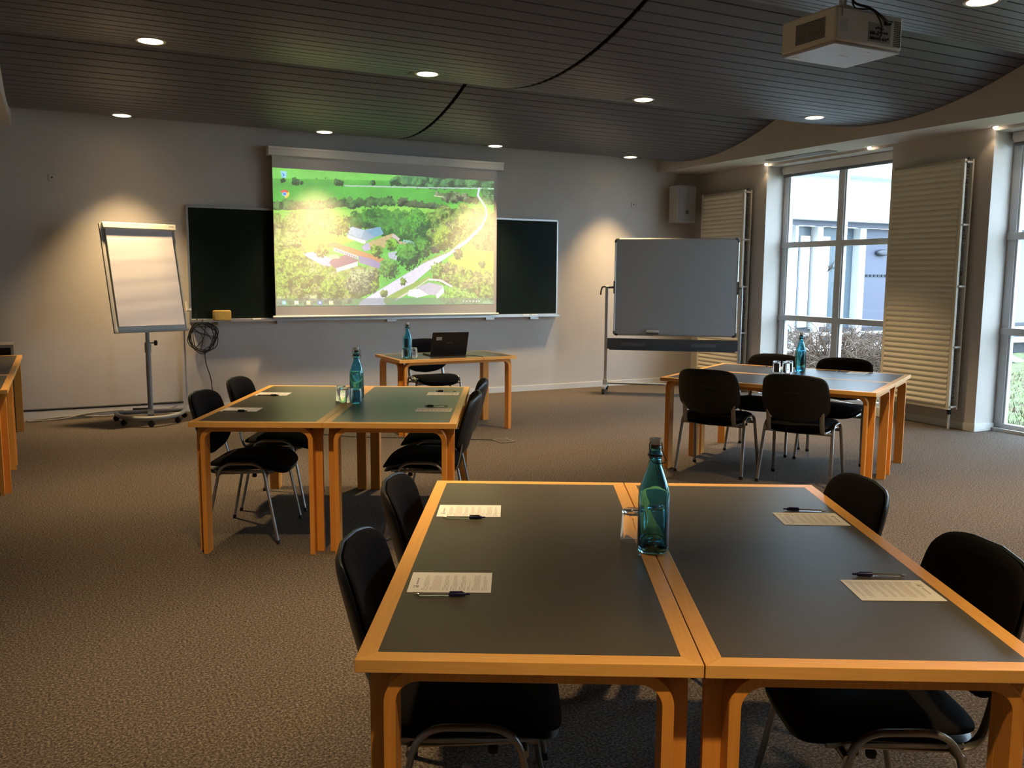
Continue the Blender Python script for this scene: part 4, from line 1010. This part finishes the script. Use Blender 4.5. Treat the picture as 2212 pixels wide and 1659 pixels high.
# ------------------------------------------------------------------ trolley at the left edge
tr = empty('equipment_trolley', RM(-5.98, .33, 0), TH)
b = MB(); b.box(-.31, .31, -.22, .22, .80, .83); b.box(-.31, -.295, -.22, .22, .52, .80); b.box(.285, .31, -.22, .22, .52, .80); b.box(-.31, .31, -.22, .22, .50, .52); b.build('cabinet', mat('trolley_grey', (.20, .185, .17), .5), tr)
b = MB(); b.box(-.28, .28, -.15, .2, .525, .795); b.build('equipment', SHELL, tr)
for x in (-.29, .29):
    for y in (-.19, .19):
        b = MB(); b.box(x-.015, x+.015, y-.015, y+.015, .03, .50); b.build('leg', mat('trolley_dark', (.03, .03, .03), .5), tr)
        b = MB(); b.lathe([(0, -.01), (.028, -.01), (.028, .01), (0, .01)], 14, (x, y, .028), axis='x'); b.build('castor', RUB, tr)
b = MB(); b.box(-.3, .3, -.2, .2, .12, .14); b.build('shelf', SHELL, tr)
tag(tr, 'grey equipment trolley with a black opening behind the tables at the left edge', 'trolley')
# ------------------------------------------------------------------ outdoors
GRASS = mat('grass_mix', (.085, .13, .035), .95, noise=.6, nscale=9, col2=(.09, .065, .04))
n_ = 60; vs = []; fs = []; rn = random.Random(5)
for i in range(n_+1):
    for j in range(n_+1):
        vs.append((3.45+14*(i/n_)**1.3, 1.5-18*j/n_, -.06+.05*rn.random()+.12*math.sin(i*.35)*math.sin(j*.4)*(i/n_)))
for i in range(n_):
    for j in range(n_): a = i*(n_+1)+j; fs.append((a, a+1, a+n_+2, a+n_+1))
b = MB(); b.add(vs, fs); tag(b.build('lawn', GRASS, None, ROOM), 'green lawn with dead leaves outside the windows', 'grass', kind='stuff')
# grass tufts near the right window
b = MB()
for i in range(2600):
    s = 3.6+rn.random()**1.5*7; t = rn.uniform(1.0, 7); 
    for q in range(2):
        a = rn.uniform(0, 6.28); hgt = rn.uniform(.0, .05); dx, dy = .02*math.cos(a), .02*math.sin(a)
        s2, t2 = s+rn.uniform(-.04, .04), t+rn.uniform(-.04, .04)
        b.add([(s2-dy*.4, -t2+dx*.4, -.03), (s2+dy*.4, -t2-dx*.4, -.03), (s2+dx*2, -t2+dy*2, hgt)], [(0, 1, 2)], 0 if rn.random() < .7 else 1)
tag(b.build('grass_tufts', [mat('grass_blade', (.08, .13, .035), .8), mat('dry_leaf', (.12, .075, .04), .9)], None, ROOM, smooth=False), 'tufts of grass and dry leaves outside the right window', 'grass', kind='stuff')
# wing of the building across the courtyard (faces the viewer)
FAC = mat('facade_white', (.60, .61, .62), .8, noise=.03, nscale=4)
FACP = mat('facade_panel', (.075, .08, .12), .5); FACD = mat('facade_dark_plinth', (.02, .025, .032), .6)
FG = mat('facade_glass', (.08, .105, .13), .2, spec=.5)
wing = empty('courtyard_wing', RM(4.0, -1.2, 0), TH)
b = MB(); b.box(0, 18, 0, .3, 2.5, 4.6); b.box(9.2, 18, 0, .3, .62, 2.5); b.build('upper_wall', FAC, wing)
b = MB(); b.box(.2, 18, -.32, 0, 2.50, 2.56); b.build('eaves', mat('eaves_grey', (.42, .45, .50), .5), wing)
b = MB(); b.box(0, 9.2, -.14, 0, 2.42, 2.5); b.build('fascia', FACP, wing)
b = MB(); b.box(0, 18, .02, .3, -.3, .62); b.build('plinth', FACD, wing)
b = MB(); b.box(0, 9.2, -.2, .02, .24, .33); b.build('ledge', FAC, wing)
b = MB(); b.box(0, 9.2, -.03, .02, .50, .55); b.build('lower_rail', FAC, wing)
b = MB(); b.box(0, 9.2, .10, .12, .62, 2.42); b.box(0, 9.2, .2, .3, .62, 2.42); b.build('glazing', FG, wing)
b = MB()
for (x0, x1, y) in ((2.07, 2.14, -.04), (2.575, 2.70, -.06), (3.62, 3.77, -.06), (5.0, 5.15, -.06), (6.4, 6.55, -.06), (1.0, 1.1, -.04), (7.8, 7.95, -.06)): b.box(x0, x1, y, .1, .3, 2.42)
b.build('mullions', FAC, wing)
b = MB(); b.box(2.30, 2.52, .06, .1, .65, 2.25); b.box(2.72, 3.0, .06, .1, .65, 2.25); b.box(1.90, 2.05, .06, .1, .65, 2.2); b.build('curtains', FAC, wing)
b = MB(); b.box(3.80, 5.0, .04, .1, .62, 2.42); b.box(5.15, 6.4, .04, .1, .62, 2.42); b.build('wall_panels', FACP, wing)
b = MB()
for k in range(12): b.box(3.82+k*.1, 3.88+k*.1, .02, .04, 1.55, 1.59)
b.build('roofline_reflection', FACD, wing)  # dark dashes stand in for the opposite roofline mirrored in the facade
b = MB(); b.pad(.16, .06, .05, 2.2, lambda x, y, h: (4.28+x, -h+.0, 1.99+y), rings=6, seg=20); b.build('wall_lamp', mat('lamp_dark', (.05, .055, .07), .5), wing)
b = MB()
bx, bz = 3.06, 1.72
b.add([(bx-.10, .055, bz-.10), (bx-.02, .055, bz+.02), (bx+.08, .055, bz+.13), (bx+.03, .055, bz+.01), (bx+.11, .055, bz-.05), (bx+.01, .055, bz-.03), (bx-.06, .055, bz-.0), (bx-.12, .055, bz+.06), (bx-.07, .055, bz-.02)], [(0, 5, 8), (1, 2, 3), (3, 4, 5), (1, 3, 5), (6, 7, 8), (1, 5, 8, 6), (0, 8, 5)])
b.build('bird_sticker', SHELL, wing, smooth=False)
b = MB()
b.box(.5, 5.8, -.35, 0, 3.28, 3.33); b.box(4.6, 6.4, -.45, 0, 3.62, 3.68); b.box(4.8, 6.4, -.4, 0, 3.5, 3.54)
b.build('roof_gutters', mat('gutter_grey', (.5, .52, .55), .6), wing)
tag(wing, 'white single-storey building wing with glazed corridor across the courtyard', 'building')
# neighbour block behind the right window
nb = empty('courtyard_house', RM(19, 5, 0), TH)
b = MB(); b.box(0, .3, -14, 1, 1.1, 4.6); b.build('wall', FAC, nb)
b = MB(); b.box(-.05, .2, -14, 1, -.3, 1.1); b.build('plinth', FACD, nb)
tag(nb, 'white rendered building with a dark plinth seen through the right window', 'building')
TWG = mat('dry_twig', (.12, .078, .055), .9); BRK = mat('bark', (.09, .075, .07), .9)
def shrub(name, s, t, n, spread, hgt, seed, label, m_, rad=.006, lean=0):
    rn = random.Random(seed); root = empty(name, RM(s, t, -.05), TH); b = MB()
    for i in range(n):
        a = rn.uniform(0, 2*PI); p = Vector((rn.uniform(-.1, .1), rn.uniform(-.1, .1), 0)); d = Vector((math.cos(a)*rn.uniform(.3, 1), math.sin(a)*rn.uniform(.3, 1), rn.uniform(.5, 1.3))).normalized()
        pts = [p.copy()]; steps = 8; ln = hgt*rn.uniform(.6, 1.2)/steps
        for q in range(steps):
            d = (d+Vector((rn.uniform(-.35, .35)*spread, rn.uniform(-.35, .35)*spread, rn.uniform(-.38, .12)))).normalized(); p = p+d*ln*1.25
            if p.z < .03: p.z = .03
            p.x = max(p.x, 3.75-s)
            if p.z > .78: p.z = .78-rn.random()*.12; d.z = -.3
            pts.append(p.copy())
            if q > 1 and rn.random() < .8:
                e = d.copy(); w = p.copy(); tw = [w.copy()]
                for z in range(4): e = (e+Vector((rn.uniform(-.8, .8), rn.uniform(-.8, .8), rn.uniform(-.7, .5)))).normalized(); w = w+e*ln*.55; w.x = max(w.x, 3.7-s); w.z = min(w.z, .92); tw.append(w.copy())
                b.tube(tw, [rad*.5, rad*.45, rad*.4, rad*.3, rad*.2], 4)
        b.tube(pts, [rad*(1-.08*k) for k in range(len(pts))], 5)
    b.build('branches', m_, root, smooth=False)
    b = MB(); b.lathe([(.07, 0), (.05, .05), (.03, .12), (0, .14)], 8); b.build('root_stock', BRK, root)
    return root
tag(shrub('bare_shrub', 5.0, .75, 150, 1.1, 1.35, 3, '', TWG, .011), 'tangled leafless brown shrub outside the left part of the first window', 'shrub')
tag(shrub('bare_shrub', 5.9, 1.0, 110, 1.1, 1.15, 9, '', TWG, .010), 'sparser leafless twiggy shrub outside the right part of the first window', 'shrub')
def btree():
    rn = random.Random(21); root = empty('bare_tree', RM(8.6, 2.9, -.1), TH); b = MB(); c = MB()
    b.tube([(0, 0, 0), (.05, .02, .8), (.0, .05, 1.5), (.08, 0, 2.6)], [.07, .06, .05, .03], 8); b.build('trunk', BRK, root)
    for i in range(26):
        z = rn.uniform(.9, 2.6); a = rn.uniform(0, 6.28); d = Vector((math.cos(a), math.sin(a), rn.uniform(.0, .8))); p = Vector((.02, .02, z)); pts = [p.copy()]
        for q in range(7):
            d = (d+Vector((rn.uniform(-.5, .5), rn.uniform(-.5, .5), rn.uniform(-.3, .4)))).normalized(); p = p+d*.2; pts.append(p.copy())
            if q > 1: w = p+Vector((rn.uniform(-.2, .2), rn.uniform(-.2, .2), rn.uniform(-.1, .25))); c.tube([p.copy(), w], [.007, .003], 4)
        c.tube(pts, [.022-.0025*k for k in range(8)], 5)
    c.build('branches', BRK, root, smooth=False)
    tag(root, 'bare dark tree outside the right-hand window', 'tree')
btree()
# stones along the plinth beyond the right window
rn = random.Random(12); b = MB()
for i in range(160):
    s = 8.5+rn.random()*9; t = -.7+rn.random()*3.0*((s-8.5)/9); r_ = rn.uniform(.05, .14)
    b.pad(r_, r_*.8, r_*.5, 2, lambda x, y, h, s=s, t=t: (s+x, -t+y, h-.02), rings=3, seg=7, pw=2)
tag(b.build('border_stones', mat('stone_grey', (.30, .28, .25), .9, noise=.3, nscale=5), None, ROOM), 'strip of rough grey stones along the foot of the far building', 'stones', kind='stuff')
S.render.film_transparent = False
